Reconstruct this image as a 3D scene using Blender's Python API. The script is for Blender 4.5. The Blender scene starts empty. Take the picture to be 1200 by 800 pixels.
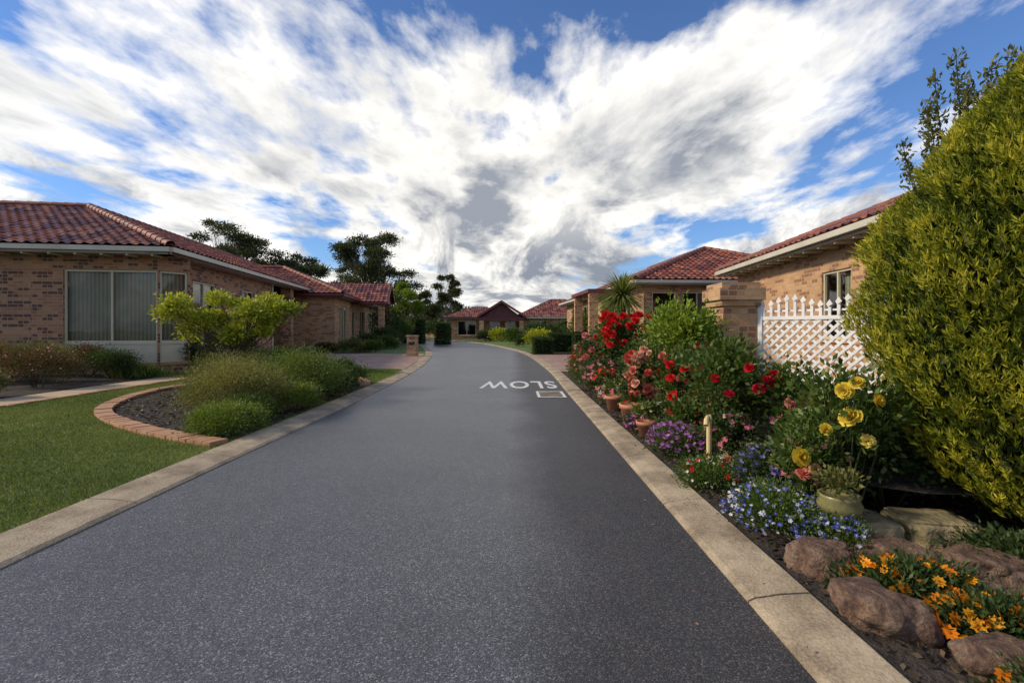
import bpy, bmesh, math, random
import numpy as np
from mathutils import Vector
from mathutils import noise as mn_
R=np.random.default_rng(7); random.seed(7)
rad=math.radians
S=bpy.context.scene
S.view_settings.view_transform='Standard'; S.view_settings.look='None'; S.view_settings.exposure=0
# ------------------------------------------------------------------ materials
class NT:
    def __init__(s,tree): s.t=tree; s.n=tree.nodes; s.l=tree.links
    def N(s,typ,ins=None,**kw):
        n=s.n.new(typ)
        for k,v in kw.items(): setattr(n,k,v)
        if ins:
            for k,v in ins.items():
                sock=n.inputs[k]
                if isinstance(v,bpy.types.NodeSocket): s.l.new(v,sock)
                else: sock.default_value=v
        return n
    def math(s,op,a,b=0.0,c=0.0,clamp=False):
        n=s.n.new('ShaderNodeMath'); n.operation=op; n.use_clamp=clamp
        for i,v in enumerate((a,b,c)):
            if isinstance(v,bpy.types.NodeSocket): s.l.new(v,n.inputs[i])
            else: n.inputs[i].default_value=v
        return n.outputs[0]
    def mix(s,f,a,b,mode='MIX'):
        n=s.n.new('ShaderNodeMix'); n.data_type='RGBA'; n.blend_type=mode
        for sock,v in ((n.inputs[0],f),(n.inputs[6],a),(n.inputs[7],b)):
            if isinstance(v,bpy.types.NodeSocket): s.l.new(v,sock)
            elif isinstance(v,(int,float)): sock.default_value=v
            else: sock.default_value=(v[0],v[1],v[2],1)
        return n.outputs[2]
    def ramp(s,f,stops):
        n=s.n.new('ShaderNodeValToRGB'); s.l.new(f,n.inputs[0])
        cr=n.color_ramp
        while len(cr.elements)<len(stops): cr.elements.new(0.5)
        for e,(p,c) in zip(cr.elements,stops):
            e.position=p; e.color=(c,c,c,1) if isinstance(c,(int,float)) else (*c,1)
        return n.outputs[0]
def newmat(name):
    m=bpy.data.materials.new(name); m.use_nodes=True
    nt=NT(m.node_tree); nt.n.clear()
    out=nt.N('ShaderNodeOutputMaterial')
    p=nt.N('ShaderNodeBsdfPrincipled'); nt.l.new(p.outputs[0],out.inputs[0])
    return m,nt,p,out
def coords(nt,kind='Object'):
    return nt.N('ShaderNodeTexCoord').outputs[kind]
def noise(nt,vec,scale,detail=4,rough=.55,dist=0):
    return nt.N('ShaderNodeTexNoise',{'Vector':vec,'Scale':scale,'Detail':detail,'Roughness':rough,'Distortion':dist}).outputs[0]
def bump(nt,p,h,strength=.4,dist=.01):
    b=nt.N('ShaderNodeBump',{'Height':h,'Strength':strength,'Distance':dist}); nt.l.new(b.outputs[0],p.inputs['Normal'])
def simple(name,c1,c2,scale=6,rough=.7,bs=.3,bd=.005,fine=60,spec=.5):
    m,nt,p,o=newmat(name); v=coords(nt)
    a=noise(nt,v,scale,6,.62); f=noise(nt,v,fine,3)
    mixf=nt.math('ADD',nt.math('MULTIPLY',a,.7),nt.math('MULTIPLY',f,.3))
    nt.l.new(nt.ramp(mixf,[(.38,c1),(.62,c2)]),p.inputs['Base Color'])
    p.inputs['Roughness'].default_value=rough; p.inputs['Specular IOR Level'].default_value=spec
    if bs: bump(nt,p,f,bs,bd)
    return m
def brickmat(name,c1,c2,c3,mortar,bw=.24,rh=.086,ms=.009,rough=.85):
    m,nt,p,o=newmat(name); uv=coords(nt,'UV')
    b=nt.N('ShaderNodeTexBrick',{'Vector':uv,'Scale':1.0,'Mortar Size':ms,'Mortar Smooth':.2,'Bias':0.0,'Brick Width':bw,'Row Height':rh})
    b.inputs['Color1'].default_value=(*c1,1);b.inputs['Color2'].default_value=(*c2,1);b.inputs['Mortar'].default_value=(*mortar,1)
    sx=nt.N('ShaderNodeSeparateXYZ',{0:uv})
    row=nt.math('FLOOR',nt.math('DIVIDE',sx.outputs[1],rh))
    off=nt.math('MULTIPLY',nt.math('MODULO',row,2.0),bw*.5)
    colm=nt.math('FLOOR',nt.math('DIVIDE',nt.math('ADD',sx.outputs[0],off),bw))
    cv=nt.N('ShaderNodeCombineXYZ',{0:colm,1:row})
    wn=nt.N('ShaderNodeTexWhiteNoise',{'Vector':cv.outputs[0]}).outputs[0]
    inb=nt.math('SUBTRACT',1.0,b.outputs['Fac'])
    sel=nt.math('MULTIPLY',nt.math('GREATER_THAN',wn,.72),inb)
    c=nt.mix(sel,b.outputs['Color'],c3)
    v=coords(nt)
    big=noise(nt,v,.7,4); fine=noise(nt,v,45,4)
    c=nt.mix(1.0,c,nt.ramp(nt.math('ADD',nt.math('MULTIPLY',big,.5),nt.math('MULTIPLY',fine,.5)),[(.35,.66),(.65,1.0)]),'MULTIPLY')
    nt.l.new(c,p.inputs['Base Color']); p.inputs['Roughness'].default_value=rough
    h=nt.math('ADD',nt.math('MULTIPLY',inb,1.0),nt.math('MULTIPLY',fine,.4))
    bump(nt,p,h,.6,.008)
    return m
M={}
M['brick_a']=brickmat('brick_orange_brown',(.37,.165,.085),(.50,.27,.145),(.15,.07,.05),(.38,.30,.21))
M['brick_b']=brickmat('brick_tan',(.51,.27,.13),(.62,.38,.195),(.32,.15,.08),(.46,.37,.26))
M['pavers']=brickmat('paving_brick',(.40,.24,.19),(.48,.33,.26),(.33,.19,.15),(.22,.17,.14),.22,.11,.006)
def tilemat():
    m,nt,p,o=newmat('terracotta_tiles'); uv=coords(nt,'UV')
    sx=nt.N('ShaderNodeSeparateXYZ',{0:uv})
    a=nt.math('FLOOR',nt.math('DIVIDE',sx.outputs[0],.26)); b=nt.math('FLOOR',nt.math('DIVIDE',sx.outputs[1],.34))
    wn=nt.N('ShaderNodeTexWhiteNoise',{'Vector':nt.N('ShaderNodeCombineXYZ',{0:a,1:b}).outputs[0]}).outputs[0]
    c=nt.ramp(wn,[(0,(.08,.028,.028)),(.35,(.20,.058,.04)),(.7,(.36,.11,.055)),(1,(.48,.19,.10))])
    v=coords(nt); f=noise(nt,v,14,5)
    c=nt.mix(1.0,c,nt.ramp(f,[(.3,.65),(.7,1.0)]),'MULTIPLY')
    nt.l.new(c,p.inputs['Base Color']); p.inputs['Roughness'].default_value=.42
    bump(nt,p,f,.2,.01)
    return m
M['tile']=tilemat()
M['cap']=simple('ridge_cap_clay',(.12,.04,.03),(.32,.10,.055),3,.6,.3)
M['cream']=simple('cream_paint',(.50,.46,.32),(.58,.54,.40),2,.45,.05)
M['gutter']=simple('gutter_paint',(.45,.42,.34),(.56,.53,.44),1.5,.4,.05)
M['soffit']=simple('soffit_board',(.34,.32,.28),(.42,.40,.35),2,.7,.05)
M['maroon']=simple('maroon_paint',(.10,.018,.025),(.16,.03,.035),2,.45,.05)
M['white']=simple('white_paint',(.68,.68,.70),(.82,.82,.82),5,.45,.08)
M['dark']=simple('interior_dark',(.015,.015,.017),(.03,.03,.033),2,.8,0)
M['conc']=simple('kerb_concrete',(.19,.145,.095),(.47,.38,.26),3,.85,.7,.008,75)
M['path']=simple('path_concrete',(.40,.29,.18),(.52,.40,.27),3,.85,.4,.005,70)
M['edging']=simple('edging_paver',(.34,.17,.09),(.50,.29,.17),6,.8,.4,.006,60)
M['stone']=simple('limestone',(.12,.11,.05),(.36,.28,.16),4,.9,.9,.02,26)
M['soil']=simple('soil_mulch',(.018,.014,.012),(.07,.055,.045),9,.95,1,.03,50)
M['ground']=simple('ground_soil_grass',(.05,.07,.02),(.10,.10,.04),.6,.95,.4,.02,20)
M['terracotta']=simple('terracotta_pot',(.36,.13,.07),(.52,.24,.14),5,.75,.2)
M['bluepot']=simple('glazed_blue',(.02,.035,.09),(.04,.07,.16),5,.15,.05)
M['greenpot']=simple('glazed_olive',(.13,.12,.05),(.24,.22,.10),6,.3,.2)
M['rail']=simple('cream_rail',(.62,.48,.22),(.70,.56,.28),5,.35,.05)
M['marking']=simple('road_paint',(.46,.46,.45),(.80,.80,.78),18,.7,.4,.003,120)
M['iron']=simple('drain_iron',(.10,.09,.08),(.20,.18,.16),14,.6,.4)
def rockmat():
    m,nt,p,o=newmat('rock'); v=coords(nt)
    a=noise(nt,v,7,8,.68,.8); f=noise(nt,v,70,5,.65)
    c=nt.ramp(a,[(.34,(.06,.035,.03)),(.47,(.21,.12,.08)),(.57,(.33,.22,.15)),(.68,(.17,.14,.12))])
    c=nt.mix(1.0,c,nt.ramp(f,[(.35,.5),(.65,1.0)]),'MULTIPLY')
    nt.l.new(c,p.inputs['Base Color']); p.inputs['Roughness'].default_value=.7
    bump(nt,p,nt.math('ADD',a,nt.math('MULTIPLY',f,.35)),1,.05); return m
M['rock']=rockmat()
def asphalt():
    m,nt,p,o=newmat('asphalt'); v=coords(nt)
    vo=nt.N('ShaderNodeTexVoronoi',{'Vector':v,'Scale':170.0}); 
    wn=nt.N('ShaderNodeSeparateXYZ',{0:vo.outputs['Color']}).outputs[0]
    big=noise(nt,v,.55,6,.65); mid=noise(nt,v,7,5,.6); f=noise(nt,v,260,3)
    c=nt.ramp(wn,[(0,(.042,.044,.050)),(.6,(.088,.092,.104)),(.9,(.16,.165,.18)),(1,(.32,.31,.30))])
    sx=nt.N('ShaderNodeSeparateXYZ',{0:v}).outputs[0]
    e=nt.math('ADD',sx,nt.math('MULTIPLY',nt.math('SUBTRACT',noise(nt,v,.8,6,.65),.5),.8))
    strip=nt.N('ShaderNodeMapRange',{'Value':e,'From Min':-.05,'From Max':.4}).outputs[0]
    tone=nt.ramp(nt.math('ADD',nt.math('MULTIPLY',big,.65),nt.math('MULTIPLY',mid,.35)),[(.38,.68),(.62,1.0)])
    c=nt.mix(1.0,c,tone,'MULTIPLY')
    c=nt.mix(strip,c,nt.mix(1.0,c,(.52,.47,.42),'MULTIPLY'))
    nt.l.new(c,p.inputs['Base Color'])
    r=nt.math('ADD',.31,nt.math('MULTIPLY',strip,.15)); r=nt.math('ADD',r,nt.math('MULTIPLY',mid,.16))
    nt.l.new(r,p.inputs['Roughness']); p.inputs['Specular IOR Level'].default_value=.55
    h=nt.math('ADD',nt.math('MULTIPLY',vo.outputs['Distance'],-1.0),nt.math('MULTIPLY',f,.5))
    bump(nt,p,h,.6,.002)
    return m
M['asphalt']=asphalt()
def lawnmat():
    m,nt,p,o=newmat('lawn_turf'); v=coords(nt)
    a=noise(nt,v,1.1,5,.6); f=noise(nt,v,150,3); g=noise(nt,v,18,4)
    k=nt.math('ADD',nt.math('MULTIPLY',a,.5),nt.math('ADD',nt.math('MULTIPLY',f,.25),nt.math('MULTIPLY',g,.25)))
    nt.l.new(nt.ramp(k,[(.38,(.04,.07,.012)),(.5,(.09,.15,.025)),(.62,(.18,.22,.05))]),p.inputs['Base Color'])
    p.inputs['Roughness'].default_value=.9; bump(nt,p,f,.9,.02); return m
M['lawn']=lawnmat()
def leafmat(name,trans=.3,rough=.5,spec=.3):
    m,nt,p,o=newmat(name)
    at=nt.N('ShaderNodeAttribute',attribute_name='Col').outputs['Color']
    v=coords(nt); f=noise(nt,v,25,2)
    c=nt.mix(1.0,at,nt.ramp(f,[(.3,.8),(.7,1.0)]),'MULTIPLY')
    nt.l.new(c,p.inputs['Base Color']); p.inputs['Roughness'].default_value=rough; p.inputs['Specular IOR Level'].default_value=spec
    t=nt.N('ShaderNodeBsdfTranslucent',{'Color':nt.mix(1.0,c,(1.25,1.2,.7),'MULTIPLY')})
    mx=nt.N('ShaderNodeMixShader',{0:trans,1:p.outputs[0],2:t.outputs[0]})
    nt.l.new(mx.outputs[0],o.inputs[0]); return m
M['leaf']=leafmat('leaf',.35); M['petal']=leafmat('petal',.3,.6,.2)
M['bark_c']=leafmat('stem',0,.9,.1)
def glassmat():
    m,nt,p,o=newmat('window_glass')
    tr=nt.N('ShaderNodeBsdfTransparent',{'Color':(.7,.73,.73,1)})
    v=coords(nt)
    gl=nt.N('ShaderNodeBsdfGlossy',{'Color':(.9,.9,.9,1),'Roughness':.03})
    bp=nt.N('ShaderNodeBump',{'Height':noise(nt,v,1.5,2),'Strength':.1,'Distance':.02}); nt.l.new(bp.outputs[0],gl.inputs['Normal'])
    fr=nt.N('ShaderNodeFresnel',{'IOR':1.5})
    mx=nt.N('ShaderNodeMixShader',{0:nt.math('ADD',fr.outputs[0],.02),1:tr.outputs[0],2:gl.outputs[0]})
    nt.l.new(mx.outputs[0],o.inputs[0]); return m
M['glass']=glassmat()
def blindmat():
    m,nt,p,o=newmat('vertical_blind'); uv=coords(nt,'UV')
    w=nt.N('ShaderNodeTexWave',{'Vector':uv,'Scale':3.2,'Distortion':.2,'Detail':1.0}); w.bands_direction='X'
    nt.l.new(nt.ramp(w.outputs[1],[(0,(.32,.31,.21)),(1,(.58,.55,.39))]),p.inputs['Base Color'])
    p.inputs['Roughness'].default_value=.8; bump(nt,p,w.outputs[1],.4,.02); return m
M['blind']=blindmat()
# ------------------------------------------------------------------ mesh buffer (all quads)
class Buf:
    def __init__(s): s.V=[];s.C=[];s.M=[];s.U=[];s.mats=[]
    def mi(s,k):
        if k not in s.mats: s.mats.append(k)
        return s.mats.index(k)
    def add(s,V,mat,col=(.5,.5,.5),uv=None):
        V=np.asarray(V,dtype=np.float32).reshape(-1,4,3); n=len(V)
        C=np.asarray(col,dtype=np.float32)
        if C.ndim==1: C=np.repeat(C[None],n,0)
        s.V.append(V);s.C.append(C);s.M.append(np.full(n,s.mi(mat),dtype=np.int32))
        if uv is None: uv=np.zeros((n,4,2),dtype=np.float32)
        s.U.append(np.asarray(uv,dtype=np.float32).reshape(-1,4,2))
    def box(s,o,a,b,c,mat,col=(.5,.5,.5)):
        o,a,b,c=[np.array(x,dtype=float) for x in (o,a,b,c)]
        if np.dot(np.cross(a,b),c)<0: a,b=b,a
        la,lb,lc=[np.linalg.norm(x) for x in (a,b,c)]
        Q=[];U=[]
        def f(p,u,v,lu,lv,su=0):
            Q.append([p,p+u,p+u+v,p+v]);U.append([[su,p[2]],[su+lu,p[2]],[su+lu,p[2]+lv],[su,p[2]+lv]])
        f(o,b,a,lb,la);f(o+c,a,b,la,lb);f(o,a,c,la,lc);f(o+b+a,-a,c,la,lc,.07);f(o+a,b,c,lb,lc,.03);f(o+b,-b,c,lb,lc,.11)
        s.add(Q,mat,col,U)
    def cbox(s,cx,cy,z0,sx,sy,sz,mat,ang=0,col=(.5,.5,.5)):
        c,n=math.cos(ang),math.sin(ang); u=np.array([c,n,0]);v=np.array([-n,c,0])
        o=np.array([cx,cy,z0])-u*sx/2-v*sy/2
        s.box(o,u*sx,v*sy,(0,0,sz),mat,col)
    def tube(s,pts,rs,mat,col=(.12,.1,.08),n=7):
        pts=np.array(pts,dtype=float); k=len(pts)
        if np.isscalar(rs): rs=[rs]*k
        rings=[]
        for i in range(k):
            t=pts[min(i+1,k-1)]-pts[max(i-1,0)]; t/=np.linalg.norm(t)+1e-9
            h=np.array([1,0,0]) if abs(t[0])<.8 else np.array([0,1,0])
            a=np.cross(t,h);a/=np.linalg.norm(a);b=np.cross(t,a)
            th=np.arange(n)*2*math.pi/n
            rings.append(pts[i]+rs[i]*(np.cos(th)[:,None]*a+np.sin(th)[:,None]*b))
        Q=[]
        for i in range(k-1):
            for j in range(n):
                j2=(j+1)%n; Q.append([rings[i][j],rings[i][j2],rings[i+1][j2],rings[i+1][j]])
        s.add(Q,mat,col)
    def lathe(s,cx,cy,prof,mat,n=28,col=(.5,.5,.5)):
        th=np.arange(n+1)*2*math.pi/n; Q=[]
        for (r0,z0),(r1,z1) in zip(prof[:-1],prof[1:]):
            for j in range(n):
                a,b=th[j],th[j+1]
                Q.append([(cx+r0*math.cos(a),cy+r0*math.sin(a),z0),(cx+r0*math.cos(b),cy+r0*math.sin(b),z0),(cx+r1*math.cos(b),cy+r1*math.sin(b),z1),(cx+r1*math.cos(a),cy+r1*math.sin(a),z1)])
        s.add(Q,mat,col)
    def obj(s,name,parent=None,weld=False):
        V=np.concatenate(s.V);C=np.concatenate(s.C);MI=np.concatenate(s.M);U=np.concatenate(s.U); n=len(V)
        me=bpy.data.meshes.new(name)
        me.vertices.add(4*n); me.vertices.foreach_set('co',V.reshape(-1))
        me.loops.add(4*n); me.loops.foreach_set('vertex_index',np.arange(4*n,dtype=np.int32))
        me.polygons.add(n); me.polygons.foreach_set('loop_start',np.arange(0,4*n,4,dtype=np.int32))
        me.polygons.foreach_set('material_index',MI)
        me.update(calc_edges=True)
        ca=me.color_attributes.new('Col','FLOAT_COLOR','POINT')
        c4=np.ones((n,4,4),dtype=np.float32); c4[:,:,:3]=C[:,None,:]; ca.data.foreach_set('color',c4.reshape(-1))
        uvl=me.uv_layers.new(name='UVMap'); uvl.data.foreach_set('uv',U.reshape(-1))
        for k in s.mats: me.materials.append(M[k])
        if weld:
            bm=bmesh.new(); bm.from_mesh(me); bmesh.ops.remove_doubles(bm,verts=bm.verts,dist=1e-4); bm.to_mesh(me); bm.free()
            me.polygons.foreach_set('use_smooth',np.ones(len(me.polygons),dtype=bool))
        o=bpy.data.objects.new(name,me); S.collection.objects.link(o)
        if parent: o.parent=parent
        return o
def empty(name):
    e=bpy.data.objects.new(name,None); S.collection.objects.link(e); e.empty_display_size=.2; return e
def catmull(P,per=10):
    P=[np.array(p,dtype=float) for p in P]; out=[]; n=len(P)
    for i in range(n-1):
        p0,p1,p2,p3=P[max(i-1,0)],P[i],P[i+1],P[min(i+2,n-1)]
        for t in np.arange(per)/per:
            out.append(.5*((2*p1)+(-p0+p2)*t+(2*p0-5*p1+4*p2-p3)*t*t+(-p0+3*p1-3*p2+p3)*t**3))
    out.append(P[-1])
    return np.array(out)
def resample(P,step):
    d=np.r_[0,np.cumsum(np.linalg.norm(np.diff(P,axis=0),axis=1))]
    n=max(2,int(d[-1]/step)+1); t=np.linspace(0,d[-1],n)
    return np.stack([np.interp(t,d,P[:,i]) for i in range(P.shape[1])],1)
def unit(v): return v/(np.linalg.norm(v,axis=-1,keepdims=True)+1e-9)
def inside(P,poly):
    x,y=P[:,0],P[:,1]; r=np.zeros(len(P),bool); n=len(poly)
    for i in range(n):
        x0,y0=poly[i];x1,y1=poly[(i+1)%n]
        c=((y0>y)!=(y1>y)); xi=(x1-x0)*(y-y0)/((y1-y0) if y1!=y0 else 1e-9)+x0
        r^=c&(x<xi)
    return r
# ------------------------------------------------------------------ foliage helpers
def leafquads(buf,P,D,L,W,col,mat='leaf'):
    n=len(P); D=unit(D); side=unit(np.cross(D,R.normal(size=(n,3))))
    L=np.broadcast_to(L,(n,))[:,None]; W=np.broadcast_to(W,(n,))[:,None]
    nn=np.cross(D,side)
    m=P+D*L*.45
    V=np.stack([P,m+side*W*.5+nn*W*.15,P+D*L,m-side*W*.5+nn*W*.15],1)
    buf.add(V,mat,col)
def pal(n,cols,t=None):
    cols=np.array(cols,dtype=float); k=len(cols)-1
    if t is None: t=R.random(n)
    t=np.clip(t,0,.9999)*k; i=t.astype(int); f=(t-i)[:,None]
    c=cols[i]*(1-f)+cols[i+1]*f
    return c*(1+R.normal(0,.12,(n,1))).clip(.6,1.5)
G_MID=[(.035,.07,.015),(.08,.14,.028),(.16,.22,.045)]
G_DARK=[(.024,.048,.016),(.045,.085,.024),(.09,.13,.04)]
G_LIME=[(.14,.20,.018),(.32,.38,.035),(.54,.54,.06)]
G_OLIVE=[(.07,.09,.025),(.14,.16,.045),(.23,.22,.08)]
G_RED=[(.05,.06,.025),(.11,.09,.035),(.17,.07,.035)]
def bush(buf,c,r,n,L,W,cols,k=26,zmin=None,spread=.36,up=.35,mat='leaf',hollow=.72):
    c=np.array(c,dtype=float); r=np.array(r,dtype=float)
    d=unit(R.normal(size=(k,3))); d[:,2]=np.where(d[:,2]<-.35,-d[:,2],d[:,2])
    cc=c+d*r*(hollow+R.uniform(-.12,.16,(k,1))); tone=R.random(k)
    i=R.integers(0,k,n); off=R.normal(size=(n,3))*spread*r*.62
    P=cc[i]+off
    if zmin is None: zmin=c[2]-r[2]
    P[:,2]=np.where(P[:,2]<zmin,zmin+R.random(n)*.06,P[:,2])
    D=unit(off/r)*.6+unit((P-c)/r)*.6+R.normal(size=(n,3))*.55+np.array([0,0,up])
    t=np.clip(tone[i]*.6+R.random(n)*.45+ .1*(P[:,2]-c[2])/r[2],0,1)
    leafquads(buf,P,D,L*R.uniform(.6,1.2,n),W*R.uniform(.7,1.2,n),pal(n,cols,t),mat)
def stems(buf,c,r,k=8,rad_=.008,col=(.07,.06,.03)):
    for _ in range(k):
        a=R.uniform(0,6.28);q=R.uniform(.3,.8)
        b=(c[0]+math.cos(a)*r[0]*q*.2,c[1]+math.sin(a)*r[1]*q*.2,0.05)
        t=(c[0]+math.cos(a)*r[0]*q,c[1]+math.sin(a)*r[1]*q,c[2]+r[2]*R.uniform(.2,.8))
        m=((b[0]+t[0])/2+R.normal()*.03,(b[1]+t[1])/2,(b[2]+t[2])/2)
        buf.tube([b,m,t],[rad_,rad_*.8,rad_*.5],'bark_c',col,5)
def rose(buf,c,r,col,face=(-.25,-.8,.5)):
    c=np.array(c,dtype=float); col=np.array(col,dtype=float)
    w=unit(np.array(face,dtype=float)+R.normal(size=3)*.35); h=np.array([1,0,0]) 
    a=unit(np.cross(w,h)); b=np.cross(w,a)
    for li,(rr,h1,h2,k) in enumerate([(.28,.45,.75,4),(.55,.35,.62,5),(.8,.2,.38,6),(1.0,.02,.05,7)]):
        for j in range(k):
            th=2*math.pi*j/k+li*.6+R.normal()*.12; hw=math.pi/k*1.25
            def pt(ang,q,z): return c+r*(q*(math.cos(ang)*a+math.sin(ang)*b)+z*w)
            wob=R.normal()*.09
            q1=[pt(th-hw*.35,rr*.15,-.1),pt(th+hw*.35,rr*.15,-.1),pt(th+hw,rr*.8,h1+wob),pt(th-hw,rr*.8,h1+wob)]
            q2=[pt(th-hw,rr*.8,h1+wob),pt(th+hw,rr*.8,h1+wob),pt(th+hw*.55,rr*1.05,h2+wob),pt(th-hw*.55,rr*1.05,h2+wob)]
            buf.add([q1,q2],'petal',col*(1+R.normal()*.14)*(.75+.08*li))
def flowers(buf,P,r,cols,petals=5,face=(0,-.6,.7),centre=None):
    P=np.asarray(P); n=len(P)
    w=unit(np.array(face)+R.normal(size=(n,3))*.45); a=unit(np.cross(w,R.normal(size=(n,3)))); b=np.cross(w,a)
    cols=np.array(cols); base=cols[R.integers(0,len(cols),n)]
    rr=(r*R.uniform(.75,1.2,n))[:,None]
    for j in range(petals):
        th=2*math.pi*j/petals; hw=math.pi/petals*.95
        def pt(t,q,z): return P+rr*(q*(math.cos(t)*a+math.sin(t)*b)+z*w)
        V=np.stack([pt(th,0.02,0),pt(th-hw,.7,.12),pt(th,1.0,.1),pt(th+hw,.7,.12)],1)
        buf.add(V,'petal',base*(1+R.normal(0,.08,(n,1))))
    if centre is not None:
        V=np.stack([P+w*rr*.1+rr*.25*a,P+w*rr*.1+rr*.25*b,P+w*rr*.1-rr*.25*a,P+w*rr*.1-rr*.25*b],1)
        buf.add(V,'petal',centre)
def surfpts(c,r,n,zlo=-.1):
    d=unit(R.normal(size=(n*3,3))); d=d[d[:,2]>zlo][:n]
    return np.array(c)+d*np.array(r)*R.uniform(.98,1.15,(len(d),1))
# ------------------------------------------------------------------ ground, road, kerbs
def sheet(name,poly,z,mat):
    me=bpy.data.meshes.new(name); bm=bmesh.new()
    vs=[bm.verts.new((p[0],p[1],z)) for p in poly]; f=bm.faces.new(vs)
    bm.normal_update()
    if f.normal.z<0: f.normal_flip()
    uvl=bm.loops.layers.uv.new('UVMap')
    for l in f.loops: l[uvl].uv=(l.vert.co.x,l.vert.co.y)
    bmesh.ops.triangulate(bm,faces=bm.faces[:])
    bm.to_mesh(me); bm.free(); me.materials.append(M[mat])
    o=bpy.data.objects.new(name,me); S.collection.objects.link(o); return o
sheet('ground',[(-900,-300),(900,-300),(900,1500),(-900,1500)],-.004,'ground')
EL=resample(catmull([(-2.65,-10),(-2.65,-3),(-2.65,3),(-2.65,9),(-2.78,13),(-3.15,18),(-4.3,26),(-7.3,38),(-12.5,49),(-21,60),(-32,68)],14),.3)
ER=resample(catmull([(1.085,-10),(1.08,-3),(1.075,3),(1.075,9),(1.05,15),(.6,23.6),(-.6,31.5),(-3.2,42),(-8.2,53),(-17,65),(-28,74)],14),.3)
def strip_between(name,A,B,z,mat,n=160):
    def rs(P):
        d=np.r_[0,np.cumsum(np.linalg.norm(np.diff(P,axis=0),axis=1))];t=np.linspace(0,d[-1],n)
        return np.stack([np.interp(t,d,P[:,0]),np.interp(t,d,P[:,1]),np.full(n,z)],1)
    a,b=rs(A),rs(B); bf=Buf()
    bf.add(np.stack([a[:-1],b[:-1],b[1:],a[1:]],1),mat,uv=np.stack([a[:-1,:2],b[:-1,:2],b[1:,:2],a[1:,:2]],1))
    return bf.obj(name)
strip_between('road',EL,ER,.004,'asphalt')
def offset(P,d):
    t=np.gradient(P,axis=0); t=unit(t); n=np.stack([-t[:,1],t[:,0]],1); return P+n*d
def kerb(name,E,width,side):
    bf=Buf(); d=np.r_[0,np.cumsum(np.linalg.norm(np.diff(E,axis=0),axis=1))]
    pos=0.0
    while pos<d[-1]-1.3:
        L=1.22; ts=np.linspace(pos+.005,pos+L-.005,5)
        P=np.stack([np.interp(ts,d,E[:,0]),np.interp(ts,d,E[:,1])],1)
        T=unit(np.gradient(P,axis=0)); N=np.stack([-T[:,1],T[:,0]],1)*side
        dz=R.normal()*.003
        prof=[(0,-.02),(.0,.012),(.03,.026+dz),(width*.5,.043+dz),(width-.012,.05+dz),(width,.043+dz),(width,-.02)]
        rows=[np.c_[P+N*a,np.full(5,z)] for a,z in prof]
        for r0,r1 in zip(rows[:-1],rows[1:]):
            q=np.stack([r0[:-1],r0[1:],r1[1:],r1[:-1]],1)
            bf.add(q if side>0 else q[:,::-1],'conc')
        for e in (0,4):
            ring=[r[e] for r in rows]
            bf.add([[ring[0],ring[1],ring[5],ring[6]],[ring[1],ring[2],ring[4],ring[5]],[ring[2],ring[3],ring[4],ring[4]]],'conc')
        pos+=L
    return bf.obj(name)
kerb('kerb',EL,.36,1); kerb('kerb',ER,.29,-1)
OL=offset(EL,.355); OR=offset(ER,-.285)
lp=[tuple(p) for p in OL]; lp=[p for i,p in enumerate(lp) if i%4==0]+[lp[-1]]
sheet('lawn',lp+[(-60,68),(-60,-10)],.034,'lawn')
rp=[tuple(p) for i,p in enumerate(OR) if i%4==0]
sheet('garden_soil',rp[:30]+[(8,25),(40,25),(40,-10)],.030,'soil')
sheet('lawn',rp[29:]+[(-28,90),(40,90),(40,25.02),(8,25.02)],.030,'lawn')
pth=catmull([(-8.3,-3),(-8.35,3),(-8.4,8),(-8.35,11),(-8.3,13),(-8.2,15)],8)
A=offset(pth,.42);B=offset(pth,-.42)
strip_between('garden_path',A,B,.040,'path',60)
sheet('driveway',[(-3.2,14.2),(-3.62,19.3),(-4.2,23.2),(-12,24),(-12,13.6),(-8,13.9)],.044,'pavers')
sheet('driveway',[(1.34,13.6),(1.0,19.6),(.85,22.3),(5.2,22.6),(5.2,13.4)],.044,'pavers')
bedpts=[(-3.06,5.05),(-3.6,5.3),(-4.4,5.75),(-5.3,6.4),(-6.0,7.1),(-6.5,8.0),(-6.8,8.9),(-6.9,9.8),(-6.6,10.9),(-5.8,11.8),(-4.8,12.1),(-3.9,11.8),(-3.35,11.0),(-3.1,10.2)]
bed=catmull(bedpts,8); sheet('garden_bed',[tuple(p) for p in bed],.042,'soil')
def edging(name,P,w=.2,h=.05,z0=.035):
    bf=Buf(); P=resample(P,.125)
    for i in range(len(P)-1):
        a,b=P[i],P[i+1]; t=(b-a);L=np.linalg.norm(t);ang=math.atan2(t[1],t[0])+R.normal()*.02; c=(a+b)/2
        bf.cbox(c[0],c[1],z0,L*.93,w*(1+R.normal()*.02),h+R.normal()*.004,'edging',ang)
    return bf.obj(name)
edging('bed_edging',bed)
edging('path_edging',catmull([(-7.86,2),(-7.9,8),(-7.87,11),(-7.8,13)],6),.1,.03,.03)
sheet('garden_bed',[(-8.85,3),(-8.9,8),(-8.85,11),(-8.8,13.8),(-11,13.6),(-30,11),(-30,3)],.042,'soil')
bf=Buf(); P=np.c_[R.uniform(-7,-3,9000),R.uniform(5,12,9000)]; P=P[inside(P,bed)]
n=len(P); P=np.c_[P,.045+R.random(n)*.015]
leafquads(bf,P,np.c_[R.normal(size=(n,2)),R.normal(0,.25,n)],.05,.022,pal(n,[(.02,.016,.014),(.07,.055,.045),(.18,.14,.11)]))
P=np.c_[R.uniform(1.4,3.4,12000),R.uniform(1,10,12000),.033+R.random(12000)*.015]; n=12000
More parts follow.
